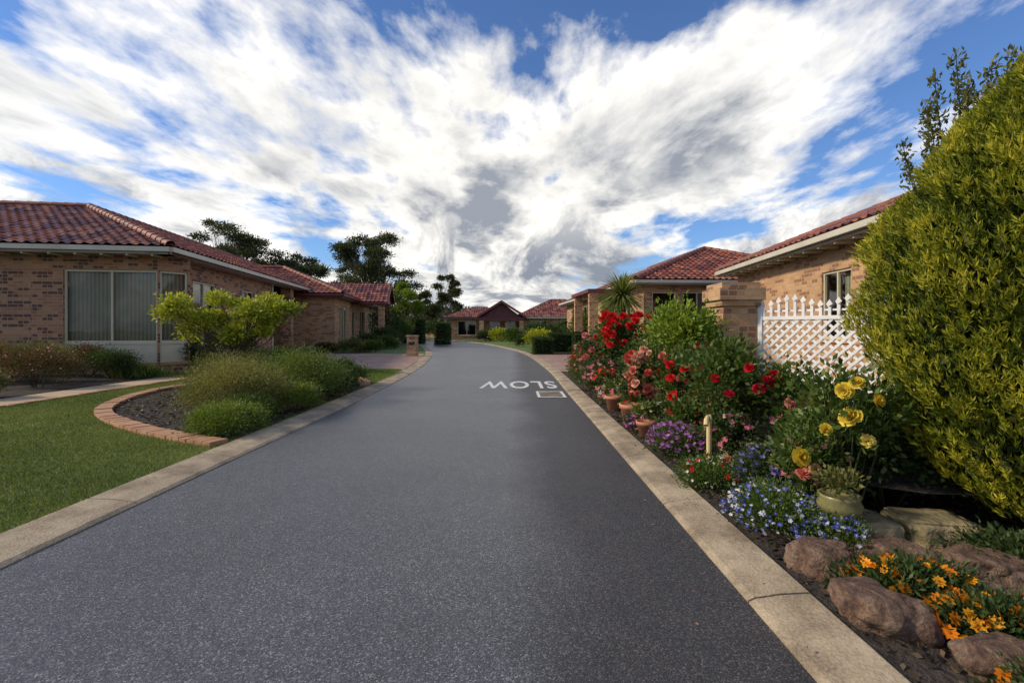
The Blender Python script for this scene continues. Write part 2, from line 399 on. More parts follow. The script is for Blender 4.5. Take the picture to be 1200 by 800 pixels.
leafquads(bf,P,np.c_[R.normal(size=(n,2)),R.normal(0,.25,n)],.04,.02,pal(n,[(.02,.016,.014),(.08,.06,.045),(.20,.14,.09)]))
n=90; P=np.c_[R.uniform(.75,1.3,n),R.uniform(1.8,9,n),np.zeros(n)]; P[:,2]=np.where(P[:,0]<1.07,.008,.055)
leafquads(bf,P,np.c_[R.normal(size=(n,2)),R.normal(0,.1,n)],.02,.01,pal(n,[(.12,.08,.03),(.3,.18,.06),(.45,.2,.2)]))
bf.obj('mulch')
bf=Buf(); n=330000
yy=1.2+ (13.5-1.2)*R.random(n)**1.6; P=np.c_[R.uniform(-8.0,-3.0,n),yy]
P=P[~inside(P,bed)]
d=np.abs(P[:,0]+8.38); P=P[d>.5]
n=len(P)
big=np.sin(P[:,0]*1.7+np.sin(P[:,1]*1.3)*1.5)*.5+np.sin(P[:,1]*2.3+P[:,0])*.3+np.sin(P[:,0]*6.1+P[:,1]*4.3)*.15
cl=pal(n,[(.055,.085,.012),(.12,.18,.028),(.21,.26,.055),(.35,.32,.12)],np.clip(.44+big*.25+R.normal(0,.26,n),0,1))
D=np.c_[R.normal(0,.5,(n,2)),np.ones(n)]
leafquads(bf,np.c_[P,np.full(n,.034)],D,R.uniform(.018,.04,n),.0045,cl)
n=26000; P=np.c_[R.uniform(-9.5,-3.3,n),R.uniform(11.9,14.4,n)]; P=P[P[:,0]<-2.95-.02*P[:,1]]; P=P[~inside(P,bed)]; n=len(P)
leafquads(bf,np.c_[P,np.full(n,.034)],np.c_[R.normal(0,.5,(n,2)),np.ones(n)],.045,.01,pal(n,[(.08,.13,.02),(.16,.25,.04),(.23,.29,.07)]))
bf.obj('grass')
# road text
tc=bpy.data.curves.new('slow_txt','FONT'); tc.body='SLOW'; tc.align_x='CENTER'; tc.align_y='CENTER'; tc.size=1; tc.offset=.018; tc.space_character=1.12
to=bpy.data.objects.new('tmp',tc); S.collection.objects.link(to); bpy.context.view_layer.update()
dg=bpy.context.evaluated_depsgraph_get(); me=bpy.data.meshes.new_from_object(to.evaluated_get(dg)); bpy.data.objects.remove(to)
co=np.array([v.co[:] for v in me.vertices]); mn,mx=co.min(0),co.max(0)
for v in me.vertices:
    x=(v.co.x-(mn[0]+mx[0])/2)/(mx[0]-mn[0]); y=(v.co.y-(mn[1]+mx[1])/2)/(mx[1]-mn[1])
    v.co=(-x*1.66+.14,-y*1.35+10.75,.009)
me.materials.clear(); me.materials.append(M['marking'])
so=bpy.data.objects.new('road_marking',me); S.collection.objects.link(so)
bf=Buf(); x0,x1,y0,y1=.47,.99,8.7,9.55
bf.cbox((x0+x1)/2,(y0+y1)/2,.0,x1-x0,y1-y0,.010,'iron')
for y in (y0,y1-.05): bf.cbox((x0+x1)/2,y+.025,.0,x1-x0,.05,.016,'marking')
for x in (x0,x1-.05): bf.cbox(x+.025,(y0+y1)/2,.0,.05,y1-y0-.104,.016,'marking')
for i in range(9): bf.cbox((x0+x1)/2,y0+.11+i*.08,.0,x1-x0-.104,.025,.015,'conc')
bf.obj('storm_drain')
# ------------------------------------------------------------------ houses
def frame(ox,oy,dx):
    v=np.array([dx,1.0]); v/=np.linalg.norm(v); u=np.array([v[1],-v[0]])
    return lambda x,y,z=0.0: np.array([ox+u[0]*x+v[0]*y, oy+u[1]*x+v[1]*y, z])
def tile_plane(dst,pts,res=6):
    p=[Vector(q) for q in pts]; u=(p[1]-p[0]).normalized(); n=(p[1]-p[0]).cross(p[-1]-p[0]).normalized(); v=n.cross(u)
    us=[(q-p[0]).dot(u) for q in p]; vs=[(q-p[0]).dot(v) for q in p]
    TW,TH=.26,.34; u0,u1,v1=min(us),max(us),max(vs)
    nu=int((u1-u0)/TW)+2; nv=int(v1/TH)+2
    ua=np.floor(u0/TW)*TW+np.arange(nu*res+res+1)*TW/res
    ph=(np.arange(len(ua))%res)/res; hu=.035*np.clip(np.sin(ph*2*math.pi),-.35,1)
    rows=[]
    for r in range(nv): rows+= [(r*TH-.001,.035),((r+1)*TH-.002,.0)]
    bm=bmesh.new(); grid=[]
    for (vv,hh) in rows:
        grid.append([bm.verts.new(p[0]+u*float(a)+v*vv+n*float(hh+h+.02)) for a,h in zip(ua,hu)])
    for i in range(len(grid)-1):
        for j in range(len(ua)-1): bm.faces.new((grid[i][j],grid[i][j+1],grid[i+1][j+1],grid[i+1][j]))
    k=len(p)
    for i in range(k):
        e=p[(i+1)%k]-p[i]; ins=n.cross(e).normalized()
        co=p[i]-ins*(.04 if i==0 else 0.0)
        g=bm.verts[:]+bm.edges[:]+bm.faces[:]
        bmesh.ops.bisect_plane(bm,geom=g,plane_co=co,plane_no=-ins,clear_outer=True,dist=1e-5)
    uvl=bm.loops.layers.uv.new('UVMap')
    for f in bm.faces:
        f.smooth=False
        for l in f.loops:
            q=l.vert.co-p[0]; l[uvl].uv=(q.dot(u)+50*TW,max(q.dot(v),0)+.003)
    me=bpy.data.meshes.new('t'); bm.to_mesh(me); bm.free(); dst.from_mesh(me); bpy.data.meshes.remove(me)
def roof(parent,planes,res=6,name='roof_tiles'):
    bm=bmesh.new(); bm.loops.layers.uv.new('UVMap')
    for pl in planes: tile_plane(bm,pl,res)
    me=bpy.data.meshes.new(name); bm.to_mesh(me); bm.free(); me.materials.append(M['tile'])
    o=bpy.data.objects.new(name,me); S.collection.objects.link(o); o.parent=parent
def caps(bf,a,b,r=.11):
    a=np.array(a);b=np.array(b);L=np.linalg.norm(b-a);k=max(1,int(L/.38)); t=(b-a)/L
    s=unit(np.cross(t,[0,0,1.])); w=np.cross(s,t); w=w*np.sign(w[2])
    for i in range(k):
        p=a+t*(i*L/k);q=a+t*((i+1)*L/k+.03)
        th=np.linspace(-.15,math.pi+.15,8)
        def ring(c,rr): return [c+rr*(math.cos(x)*s+math.sin(x)*w)+w*.01 for x in th]
        r0,r1=ring(p,r*1.1),ring(q,r*.92)
        bf.add([[r0[j],r0[j+1],r1[j+1],r1[j]] for j in range(7)],'cap')
def gutter(bf,a,b,mat='gutter',fm='soffit',depth=.5):
    a=np.array(a);b=np.array(b);t=unit(b-a); nrm=np.array([t[1],-t[0],0])
    bf.box(a-nrm*.02+np.array([0,0,-.13]),(b-a),nrm*.11,(0,0,.12),mat)
    bf.box(a-nrm*.055+np.array([0,0,-.19]),(b-a),nrm*.03,(0,0,.19),fm)
    bf.add([[a-nrm*.06+np.array([0,0,-.17]),b-nrm*.06+np.array([0,0,-.17]),b-nrm*(depth+.1)+np.array([0,0,-.17]),a-nrm*(depth+.1)+np.array([0,0,-.17])]],'soffit')
def wall(bw,bwin,a,b,z0,z1,ops=(),mat='brick_a',uo=0.0,frame_m='cream'):
    a=np.array(a[:2],dtype=float);b=np.array(b[:2],dtype=float);L=np.linalg.norm(b-a);d=(b-a)/L;n=np.array([d[1],-d[0]])
    P=lambda u,z,i=0.0: np.array([*(a+d*u-n*i),z])
    us=sorted({0.0,L,*[o[0] for o in ops],*[o[1] for o in ops]}); zs=sorted({z0,z1,*[o[2] for o in ops],*[o[3] for o in ops]})
    for i in range(len(us)-1):
        for j in range(len(zs)-1):
            cu,cz=(us[i]+us[i+1])/2,(zs[j]+zs[j+1])/2
            if any(o[0]<cu<o[1] and o[2]<cz<o[3] for o in ops): continue
            q=[(us[i],zs[j]),(us[i+1],zs[j]),(us[i+1],zs[j+1]),(us[i],zs[j+1])]
            bw.add([[P(*x) for x in q]],mat,uv=[[(x[0]+uo,x[1]) for x in q]])
    for o in ops:
        u0,u1,w0,w1=o[:4]; nm=o[5] if len(o)>5 else 2
        dp=.1
        for (s,e) in (((u0,w0),(u0,w1)),((u0,w1),(u1,w1)),((u1,w1),(u1,w0)),((u1,w0),(u0,w0))):
            bw.add([[P(*s),P(*e),P(*e,dp),P(*s,dp)]],mat,uv=[[(0,s[1]),(.1,e[1]),(.1,e[1]+.1),(0,s[1]+.1)]])
        t=.05
        D3=np.array([*d,0]);N3=np.array([*n,0])
        def bx(ua,ub,za,zb,i0,i1,m): bwin.box(P(ua,za,i1),D3*(ub-ua),N3*(i1-i0),(0,0,zb-za),m)
        bx(u0+.002,u1-.002,w0-.06,w0+.014,-.04,.12,'edging')
        pz=o[6] if len(o)>6 else w0
        if pz>w0: bx(u0,u1,w0+.002,pz,.05,.09,'cream'); bx(u0,u1,pz-.02,pz+.03,.03,.1,frame_m)
        bx(u0,u1,pz+.031 if pz>w0 else w0+.001,(pz if pz>w0 else w0)+t+.03,.04,.1,frame_m); bx(u0,u1,w1-t,w1-.001,.04,.1,frame_m)
        zz0=(pz if pz>w0 else w0)+t+.031
        for i in range(nm+1):
            x=u0+(u1-u0-t)*i/nm; bx(x+.001,x+t-.001,zz0,w1-t-.001,.042,.098,frame_m)
        bwin.add([[P(u0,pz,.085),P(u1,pz,.085),P(u1,w1,.085),P(u0,w1,.085)]],'glass')
        for i in range(nm):
            ua=u0+(u1-u0)*i/nm;ub=u0+(u1-u0)*(i+1)/nm
            if R.random()<.6: bwin.add([[P(ua,pz,.2),P(ub,pz,.2),P(ub,w1,.2),P(ua,w1,.2)]],'blind',uv=[[(ua,0),(ub,0),(ub,1),(ua,1)]])
        bwin.add([[P(u0-.3,w0-.3,.9),P(u1+.3,w0-.3,.9),P(u1+.3,w1+.1,.9),P(u0-.3,w1+.1,.9)]],'dark')
# ---- left house
H=empty('brick_house'); F=frame(-8.9,12.6,-.143); ze=3.38; zr=ze+.4*5.4
E=lambda x,y,z=ze:F(x,y,z)
roof(H,[[E(0,0),E(0,22),E(-5.4,16.6,zr),E(-5.4,5.4,zr)],[E(-20,0),E(0,0),E(-5.4,5.4,zr),E(-20,5.4,zr)],
 [E(-10.8,22),E(-10.8,10.8),E(-5.4,5.4,zr),E(-5.4,16.6,zr)],[E(0,22),E(-10.8,22),E(-5.4,16.6,zr)],[E(-10.8,10.8),E(-20,10.8),E(-20,5.4,zr),E(-5.4,5.4,zr)]],6)
bc=Buf(); caps(bc,E(0,0,ze+.03),E(-5.4,5.4,zr+.04)); caps(bc,E(-20,5.4,zr+.04),E(-5.4,5.4,zr+.04)); caps(bc,E(-5.4,5.4,zr+.04),E(-5.4,16.6,zr+.04)); caps(bc,E(0,22,ze),E(-5.4,16.6,zr+.04)); bc.obj('ridge_caps',H)
bg=Buf(); gutter(bg,E(-20,0),E(.0,0)); gutter(bg,E(0,0.0),E(0,22),'gutter','maroon')
bg.tube([E(-.42,8.9,ze-.15),E(-.42,8.9,.05)],.04,'gutter',n=8)
for i in range(24):
    q=E(-.5-i*.6,.06,ze-.235); bg.box(q,F(.05,0)-F(0,0),F(0,.45)-F(0,0),(0,0,.055),'cream')
bg.obj('gutters',H)
bw=Buf();bwn=Buf(); zt=ze-.17
W=lambda *a,**k: wall(bw,bwn,*a,**k)
W(F(-20,.55),F(-3.62,.55),0,zt,[(1.5,4,.9,2.8),(10.0,12.0,.5,2.8,'win',2,.5)])
W(F(-3.62,.55),F(-.6,.55),0,zt,[(.75,3.01,.32,2.82,'win',2,.85)],uo=.1)
W(F(-.6,.55),F(.0-.05,1.1),0,zt,[(.06,.72,.32,2.82,'win',1,.85)])
W(F(-.05,1.1),F(-.45,1.5),0,zt)
W(F(-.45,1.5),F(-.45,9),0,zt,[(.6,2.1,.7,2.7),(4.2,5.4,.9,2.7)],uo=.3)
W(F(-.45,9),F(-2.6,9),0,zt)
W(F(-2.6,9),F(-2.6,13.2),0,zt,[(1.0,2.1,.05,2.3,'win',1)])
W(F(-2.6,13.2),F(-.45,13.2),0,zt)
W(F(-.45,13.2),F(-.45,21.5),0,zt,[(1,3,.9,2.7),(4.5,6.5,.9,2.7)])
W(F(-.45,21.5),F(-10.3,21.5),0,zt); W(F(-10.3,21.5),F(-10.3,10.4),0,zt); W(F(-10.3,10.4),F(-20,10.4),0,zt)
bw.obj('walls',H); bwn.obj('windows',H)
bp=Buf(); c=F(-.5,11.2); bp.cbox(c[0],c[1],.04,.46,.46,zt-.045,'brick_a',.14); bp.obj('porch_column',H)
# ---- second left house
H=empty('brick_house'); F2=frame(-8.9,25.4,-.143); ze=3.1; E=lambda x,y,z=ze:F2(x,y,z); d=4.2; zr=ze+.42*d
roof(H,[[E(-14,0),E(0,0),E(-d,d,zr),E(-14,d,zr)],[E(0,0),E(0,19),E(-d,19-d,zr),E(-d,d,zr)],[E(-2*d,19),E(-2*d,2*d),E(-d,d,zr),E(-d,19-d,zr)],[E(0,19),E(-2*d,19),E(-d,19-d,zr)],[E(-2*d,2*d),E(-14,2*d),E(-14,d,zr),E(-d,d,zr)]],4)
bc=Buf(); caps(bc,E(0,0,ze+.03),E(-d,d,zr+.04)); caps(bc,E(-d,d,zr+.04),E(-d,19-d,zr+.04)); caps(bc,E(-14,d,zr+.04),E(-d,d,zr+.04)); bc.obj('ridge_caps',H)
bg=Buf(); gutter(bg,E(-14,0),E(0,0),'maroon','maroon'); gutter(bg,E(0,0),E(0,19),'maroon','maroon')
bw=Buf();bwn=Buf(); zt=ze-.17
W=lambda *a,**k: wall(bw,bwn,*a,mat='brick_b',**k)
W(F2(-14,.5),F2(-.5,.5),0,zt,[(3,5,.8,2.6)]); W(F2(-.5,.5),F2(-.5,18.5),0,zt,[(1.2,3.4,.3,2.5,'win',3),(5,6.2,.05,2.4,'win',1),(8,10,.5,2.5),(12,15,.5,2.5,'win',3)])
W(F2(-.5,18.5),F2(-8,18.5),0,zt)
g=lambda x,y,z:F2(x,y,z); gz=zt+.02
roof(H,[[g(-3.6,5.2,gz),g(1.7,5.2,gz),g(1.7,7.6,gz+1.35),g(-3.6,7.6,gz+1.35)],[g(1.7,10,gz),g(-3.6,10,gz),g(-3.6,7.6,gz+1.35),g(1.7,7.6,gz+1.35)]],4,'porch_roof')
bg.add([[g(1.5,5.3,gz),g(1.5,9.9,gz),g(1.5,7.6,gz+1.3),g(1.5,7.6,gz+1.3)]],'maroon')
for (ya,yb) in ((5.2,7.6),(10,7.6)):
    a=g(1.72,ya,gz-.12);b=g(1.72,yb,gz+1.23); bg.box(a,b-a,F2(.05,0)-F2(0,0),(0,0,.18),'maroon')
gutter(bg,g(-3.4,5.2,gz),g(1.7,5.2,gz),'maroon','maroon')
for yy_ in (5.6,9.6):
    c=g(1.3,yy_,0); bg.cbox(c[0],c[1],.03,.36,.36,gz-.03,'brick_b',.14)
bg.obj('gutters_and_porch',H)
bw.obj('walls',H); bwn.obj('windows',H)
# ---- right near house
H=empty('brick_house'); F3=frame(6.25,7.5,.09); ze=3.2; E=lambda x,y,z=ze:F3(x,y,z); d=4.2; zr=ze+.4*d
roof(H,[[E(0,9.2),E(0,0),E(d,0,zr),E(d,9.2-d,zr)],[E(2*d,9.2),E(0,9.2),E(d,9.2-d,zr)],[E(2*d,0),E(2*d,9.2),E(d,9.2-d,zr),E(d,0,zr)]],8)
bc=Buf(); caps(bc,E(0,9.2,ze+.03),E(d,9.2-d,zr+.04)); caps(bc,E(d,9.2-d,zr+.04),E(d,0,zr+.04)); 
caps(bc,E(0,.05,ze+.05),E(d,.05,zr+.05),.09); bc.obj('ridge_caps',H)
bg=Buf(); gutter(bg,E(0,9.2),E(0,-.02)); 
a=E(-.03,-.06,ze-.22);b=E(d,-.06,zr-.22); bg.box(a,b-a,F3(0,.04)-F3(0,0),(0,0,.27),'maroon')
a=E(2*d,-.06,ze-.22);b=E(d,-.06,zr-.22); bg.box(a,b-a,F3(0,.04)-F3(0,0),(0,0,.27),'maroon')
for i in range(14):
    q=E(.06,.4+i*.62,ze-.235); bg.box(q,F3(.42,0)-F3(0,0),F3(0,.05)-F3(0,0),(0,0,.06),'cream')
bg.obj('gutters',H)
bw=Buf();bwn=Buf(); zt=ze-.17
W(F3(.5,8.7),F3(.5,.35),0,zt,[(5.1,6.2,1.0,2.52,'win',2)]); W(F3(.5,.35),F3(2*d-.5,.35),0,zt); W(F3(2*d-.5,8.7),F3(.5,8.7),0,zt); 
q=[F3(.5,.35,zt),F3(2*d-.5,.35,zt),F3(d,.35,zr-.05),F3(d,.35,zr-.05)]; bw.add([q],'brick_b',uv=[[(0,zt),(2*d,zt),(d,zr),(d,zr)]])
bw.obj('walls',H); bwn.obj('windows',H)
# ---- right second house
H=empty('brick_house'); F4=frame(4.9,19.2,-.06); ze=3.2; E=lambda x,y,z=ze:F4(x,y,z); d=5.3; zr=ze+.4*d; LN=19
roof(H,[[E(0,0),E(2*d,0),E(d,d,zr)],[E(0,LN),E(0,0),E(d,d,zr),E(d,LN-d,zr)],[E(2*d,0),E(2*d,LN),E(d,LN-d,zr),E(d,d,zr)],[E(2*d,LN),E(0,LN),E(d,LN-d,zr)]],5)
bc=Buf(); caps(bc,E(0,0,ze+.03),E(d,d,zr+.04)); caps(bc,E(2*d,0,ze+.03),E(d,d,zr+.04)); caps(bc,E(d,d,zr+.04),E(d,LN-d,zr+.04)); bc.obj('ridge_caps',H)
bg=Buf(); gutter(bg,E(0,0),E(2*d,0)); gutter(bg,E(0,LN),E(0,0)); 
for yy_ in (3.5,7.0): 
    c=F4(-.9,yy_); bg.cbox(c[0],c[1],.03,.4,.4,2.9,'brick_b')
a=F4(-1.2,3.2,2.93); bg.box(a,F4(1.3,0)-F4(0,0),F4(0,4.2)-F4(0,0),(0,0,.16),'maroon')
bg.obj('gutters',H)
bw=Buf();bwn=Buf(); zt=ze-.17
W(F4(.5,.5),F4(2*d-.5,.5),0,zt,[(.35,1.35,.8,2.75,'win',1),(1.6,2.9,.8,2.75,'win',2),(4.5,6.5,.8,2.75)])
W(F4(.5,LN-.5),F4(.5,.5),0,zt,[(2,4,.8,2.7),(6,8,.8,2.7),(11,12,.05,2.5,'win',1),(14.5,16.5,.8,2.7)])
W(F4(2*d-.5,.5),F4(2*d-.5,LN-.5),0,zt); W(F4(2*d-.5,LN-.5),F4(.5,LN-.5),0,zt)
bw.obj('walls',H); bwn.obj('windows',H)
# ---- far house
H=empty('brick_house'); F5=frame(0,51,.0); ze=2.5; E=lambda x,y,z=ze:F5(x,y,z)
def hip(x0,x1,y0,y1,p=.45):
    d=(y1-y0)/2; z=ze+p*d
    return [[E(x0,y0),E(x1,y0),E(x1-d,y0+d,z),E(x0+d,y0+d,z)],[E(x0,y1),E(x0,y0),E(x0+d,y0+d,z)],[E(x1,y0),E(x1,y1),E(x1-d,y0+d,z)],[E(x1,y1),E(x0,y1),E(x0+d,y0+d,z),E(x1-d,y0+d,z)]]
pl=hip(.2,10.5,1,9.6,.5)+hip(-7.5,0,2,8,.42)
gz=ze+1.65
pl+=[[E(-3.7,5),E(-3.7,-.6),E(-1.1,-.6,gz),E(-1.1,5,gz)],[E(1.5,-.6),E(1.5,5),E(-1.1,5,gz),E(-1.1,-.6,gz)]]
roof(H,pl,3)
bg=Buf(); gutter(bg,E(-7.5,2),E(-3.7,2),'maroon'); gutter(bg,E(1.5,1),E(10.5,1),'gutter')
for s in (-3.7,1.5):
    a=E(s,-.66,ze-.2);b=E(-1.1,-.66,gz-.2); bg.box(a,b-a,(0,.06,0),(0,0,.26),'maroon')
bg.box(E(-3.5,-.3,ze-.45),(4.8,0,0),(0,.12,0),(0,0,.36),'maroon')
for s in (-3.3,.9): bg.cbox(s+.1,51-.1,.02,.45,.45,ze-.45,'brick_b')
bg.add([[E(-3.3,.2,ze-.1),E(1.1,.2,ze-.1),E(-1.1,.2,gz-.1),E(-1.1,.2,gz-.1)]],'maroon')
bg.obj('porch',H)
bw=Buf();bwn=Buf()
wall(bw,bwn,F5(-7,2.5),F5(-3,2.5),0,ze,[(1,3,.5,2.1)]); wall(bw,bwn,F5(-3,2.5),F5(1,2.5),0,ze,[(.5,1.7,.1,2.1,'win',1),(2.2,3.4,.4,2.1)])
wall(bw,bwn,F5(1,1.5),F5(10,1.5),0,ze,[(1,2.8,.5,2.1,'win',3),(4,6,.5,2.1)]); wall(bw,bwn,F5(-7,7.5),F5(-7,2.5),0,ze); wall(bw,bwn,F5(1,2.5),F5(1,1.5),0,ze)
bw.obj('walls',H); bwn.obj('windows',H)
bf=Buf(); wall(bf,bf,(-40,75),(-8,66),0,1.7,mat='brick_b'); bf.obj('garden_wall')
# ------------------------------------------------------------------ street furniture
bf=Buf(); bf.cbox(-4.4,21.4,.03,.42,.42,.86,'brick_b'); bf.cbox(-4.4,21.4,.892,.5,.5,.07,'conc'); bf.cbox(-4.4,21.18,.55,.26,.03,.12,'dark'); bf.obj('letterbox_pillar')
bf=Buf(); bf.cbox(3.33,7.3,.03,.5,.5,1.55,'brick_b'); bf.cbox(3.33,7.3,1.582,.58,.58,.085,'brick_b'); bf.cbox(3.33,7.3,1.669,.66,.66,.17,'brick_b'); bf.cbox(3.33,7.3,1.841,.56,.56,.08,'brick_b')
bf.obj('brick_pier')
bf=Buf(); bf.box((2.2,7.9,0),(.0,.2,0),(.9,-.4,0),(0,0,.995),'brick_b'); bf.box((2.17,7.88,1.001),(.02,.24,0),(.9,-.4,0),(0,0,.07),'edging')
bf.obj('brick_wall')
bf=Buf(); a=np.array([3.62,7.05,0]);b=np.array([4.65,5.75,0]);L=np.linalg.norm(b-a);d3=(b-a)/L;n3=np.array([d3[1],-d3[0],0]);z0,z1=.3,1.4
def lb(u0_,z0_,u1_,z1_,w,i0,i1):
    p=a+d3*u0_+np.array([0,0,z0_]);q=a+d3*u1_+np.array([0,0,z1_]); t=unit(q-p); s=np.cross(t,n3)
    bf.box(p-s*w/2+n3*i0,q-p,s*w,n3*(i1-i0),'white')
Hh=z1-z0; sp=.135
c=-Hh
while c<L:
    u0_=max(c,0);u1_=min(c+Hh,L)
    if u1_-u0_>.03: lb(u0_,z0+(u0_-c),u1_,z0+(u1_-c),.034,.002,.010)
    if u1_-u0_>.03: lb(u0_,z1-(u0_-c),u1_,z1-(u1_-c),.034,-.010,-.002)
    c+=sp
lb(0,z0,L,z0,.06,-.02,.02); lb(0,z1,L,z1,.05,-.022,.022)
for k in (0,1): lb(L*k,z0-.25,L*k,z1+.3,.07,-.03,.03)
u=.05
while u<L:
    h=.13+.1*math.sin(u/L*math.pi*2)**2
    lb(u,z1+.026,u,z1+h,.035,-.012,.012)
    p=a+d3*u+np.array([0,0,z1+h]); w=.038; hh=.1
    bf.add([[p-d3*.017,p-d3*w+np.array([0,0,hh*.4]),p+np.array([0,0,hh]),p+d3*w+np.array([0,0,hh*.4])]],'white')
    p=p+n3*.01; bf.add([[p-d3*.017,p-d3*w+np.array([0,0,hh*.4]),p+np.array([0,0,hh]),p+d3*w+np.array([0,0,hh*.4])]],'white')
    u+=.105
lb(0,z1+.1,L,z1+.1,.025,-.03,-.014)
bf.obj('lattice_fence')
bf=Buf(); pts=resample(catmull([(1.98,6.6),(1.98,5.4),(2.0,4.4),(2.06,3.6),(2.12,3.15)],6),.36)
for i in range(len(pts)-1):
    a_,b_=pts[i],pts[i+1];t=b_-a_;ang=math.atan2(t[1],t[0]);cc=(a_+b_)/2
    bf.cbox(cc[0],cc[1],.0,np.linalg.norm(t)*.97,.14,.30+R.normal()*.006,'stone',ang)
bf.obj('retaining_wall')
def stoneblock(name,x,y,sx,sy,sz,rot,z=0,mat='stone'):
    bm=bmesh.new(); bmesh.ops.create_cube(bm,size=2); bmesh.ops.bevel(bm,geom=bm.edges[:],offset=.16,segments=3,affect='EDGES'); bmesh.ops.subdivide_edges(bm,edges=bm.edges[:],cuts=5,use_grid_fill=True)
    for v in bm.verts:
        c=v.co; c=c*(1+.12*mn_.noise(c*1.3+Vector((x*9,y,0)))+.05*mn_.noise(c*4+Vector((y,x*5,3)))); v.co=(c.x*sx/2,c.y*sy/2,c.z*sz/2)
    me=bpy.data.meshes.new(name); bm.to_mesh(me); bm.free(); me.materials.append(M[mat])
    for p in me.polygons: p.use_smooth=True
    o=bpy.data.objects.new(name,me); o.location=(x,y,z+sz/2); o.rotation_euler=(0,0,rot); S.collection.objects.link(o)
stoneblock('stone_block',2.0,2.8,.36,.26,.165,-.08); stoneblock('stone_block',2.4,2.76,.38,.28,.18,-.12)
sheet('raised_bed',[(2.04,6.6),(2.04,4.4),(2.18,3.1),(2.5,2.9),(6.2,2.6),(6.6,7.4),(3.0,7.4)],.26,'soil')
bf=Buf(); bf.tube([(1.62,3.98,0.0),(1.62,3.98,.44),(1.615,3.97,.50),(1.59,3.93,.53),(1.56,3.88,.52),(1.545,3.85,.48)],.019,'rail',n=10)
bf.tube([(1.62,3.98,.44),(1.66,4.06,.49),(1.72,4.2,.49),(1.74,4.25,.42),(1.74,4.25,.0)],.017,'rail',n=10); bf.obj('garden_handrail')
def pot(name,x,y,r,h,mat,z=.03,plant=None,bulge=False):
    e=empty(name); bf=Buf()
    if bulge: prof=[(.0,z),(r*.6,z),(r*.92,z+h*.35),(r,z+h*.6),(r*.85,z+h*.86),(r*.95,z+h),(r*.82,z+h),(r*.76,z+h*.88),(0,z+h*.88)]
    else: prof=[(0,z),(r*.68,z),(r*.9,z+h*.78),(r,z+h*.78),(r*1.02,z+h),(r*.88,z+h),(r*.85,z+h*.9),(0,z+h*.9)]
    bf.lathe(x,y,prof,mat); bf.obj('pot',e,True)
    if plant:
        b=Buf(); plant(b,x,y,z+h); b.obj('plant',e)
    return e
def pp(cols,r,hh,fl=None,L=.05,n=700):
    def f(b,x,y,z):
        bush(b,(x,y,z+hh*.5),(r,r,hh*.5),n,L,L*.5,cols,14,zmin=z)
        if fl: flowers(b,surfpts((x,y,z+hh*.5),(r,r,hh*.5),fl[0]),fl[1],fl[2])
    return f
pot('potted_plant',1.54,7.25,.15,.22,'terracotta',plant=pp(G_MID,.15,.2,(16,.025,[(.8,.7,.5)])))
pot('potted_plant',1.55,6.25,.16,.25,'terracotta',plant=pp(G_DARK,.17,.3,(10,.03,[(.8,.3,.3)])))
pot('potted_plant',1.56,8.2,.15,.24,'terracotta',plant=pp(G_MID,.18,.3,(24,.035,[(.65,.02,.02)])))
pot('potted_plant',1.72,6.75,.13,.2,'terracotta',plant=pp(G_OLIVE,.16,.25,(14,.03,[(.8,.5,.5)])))
pot('potted_plant',1.60,9.9,.16,.26,'terracotta',plant=pp(G_MID,.2,.3,(20,.04,[(.8,.3,.4)])))
pot('potted_plant',1.52,5.45,.12,.18,'terracotta',plant=pp(G_MID,.13,.18,(18,.022,[(.8,.3,.4),(.8,.7,.3)])))
pot('potted_plant',2.28,6.05,.15,.17,'bluepot',z=.26,plant=pp(G_MID,.2,.3,(10,.02,[(.7,.65,.7)])))
pot('potted_plant',1.82,5.5,.15,.2,'bluepot',plant=pp(G_MID,.17,.25,(18,.022,[(.7,.65,.7)])))
pot('potted_plant',1.87,2.76,.115,.14,'greenpot',z=.167,plant=pp(G_OLIVE,.13,.12,None,.035,500),bulge=True)
pot('potted_plant',2.05,3.35,.17,.14,'bluepot',z=.2,plant=pp(G_DARK,.2,.2))
pot('potted_plant',2.55,5.3,.2,.3,'terracotta',z=.26,plant=pp(G_DARK,.25,.4))
def rock(x,y,sx,sy,sz,rot,seed):
    bm=bmesh.new(); bmesh.ops.create_icosphere(bm,subdivisions=5,radius=1)
    for v in bm.verts:
        c=v.co.copy(); dd=1+.34*mn_.noise(c*1.1+Vector((seed*7,0,0)))+.14*mn_.noise(c*2.6+Vector((0,seed*5,0)))+.05*mn_.noise(c*7+Vector((seed,0,0)))+.02*mn_.noise(c*18)
        c*=dd; c.z=min(c.z,.78+.1*mn_.noise(c*2)); v.co=(c.x*sx,c.y*sy,c.z*sz)
    me=bpy.data.meshes.new('rock'); bm.to_mesh(me); bm.free(); me.materials.append(M['rock'])
    for p in me.polygons: p.use_smooth=True
    o=bpy.data.objects.new('rock',me); o.location=(x,y,sz*.55+.02); o.rotation_euler=(0,0,rot); S.collection.objects.link(o)
for i,(x,y,sx,sy,sz,ro) in enumerate([(1.57,2.43,.155,.12,.12,-.3),(1.95,2.50,.19,.13,.10,-.2),(1.52,1.98,.175,.13,.12,-.5),(2.0,2.2,.16,.11,.09,-.4),(1.74,1.70,.15,.12,.09,-.2),(2.25,2.02,.17,.12,.09,-.5),(2.0,1.72,.1,.09,.06,.3),(1.75,2.25,.07,.06,.04,.3),(1.62,1.42,.13,.12,.09,.4),(2.35,2.4,.17,.14,.09,.1)]): rock(x,y,sx,sy,sz,ro,i+1)
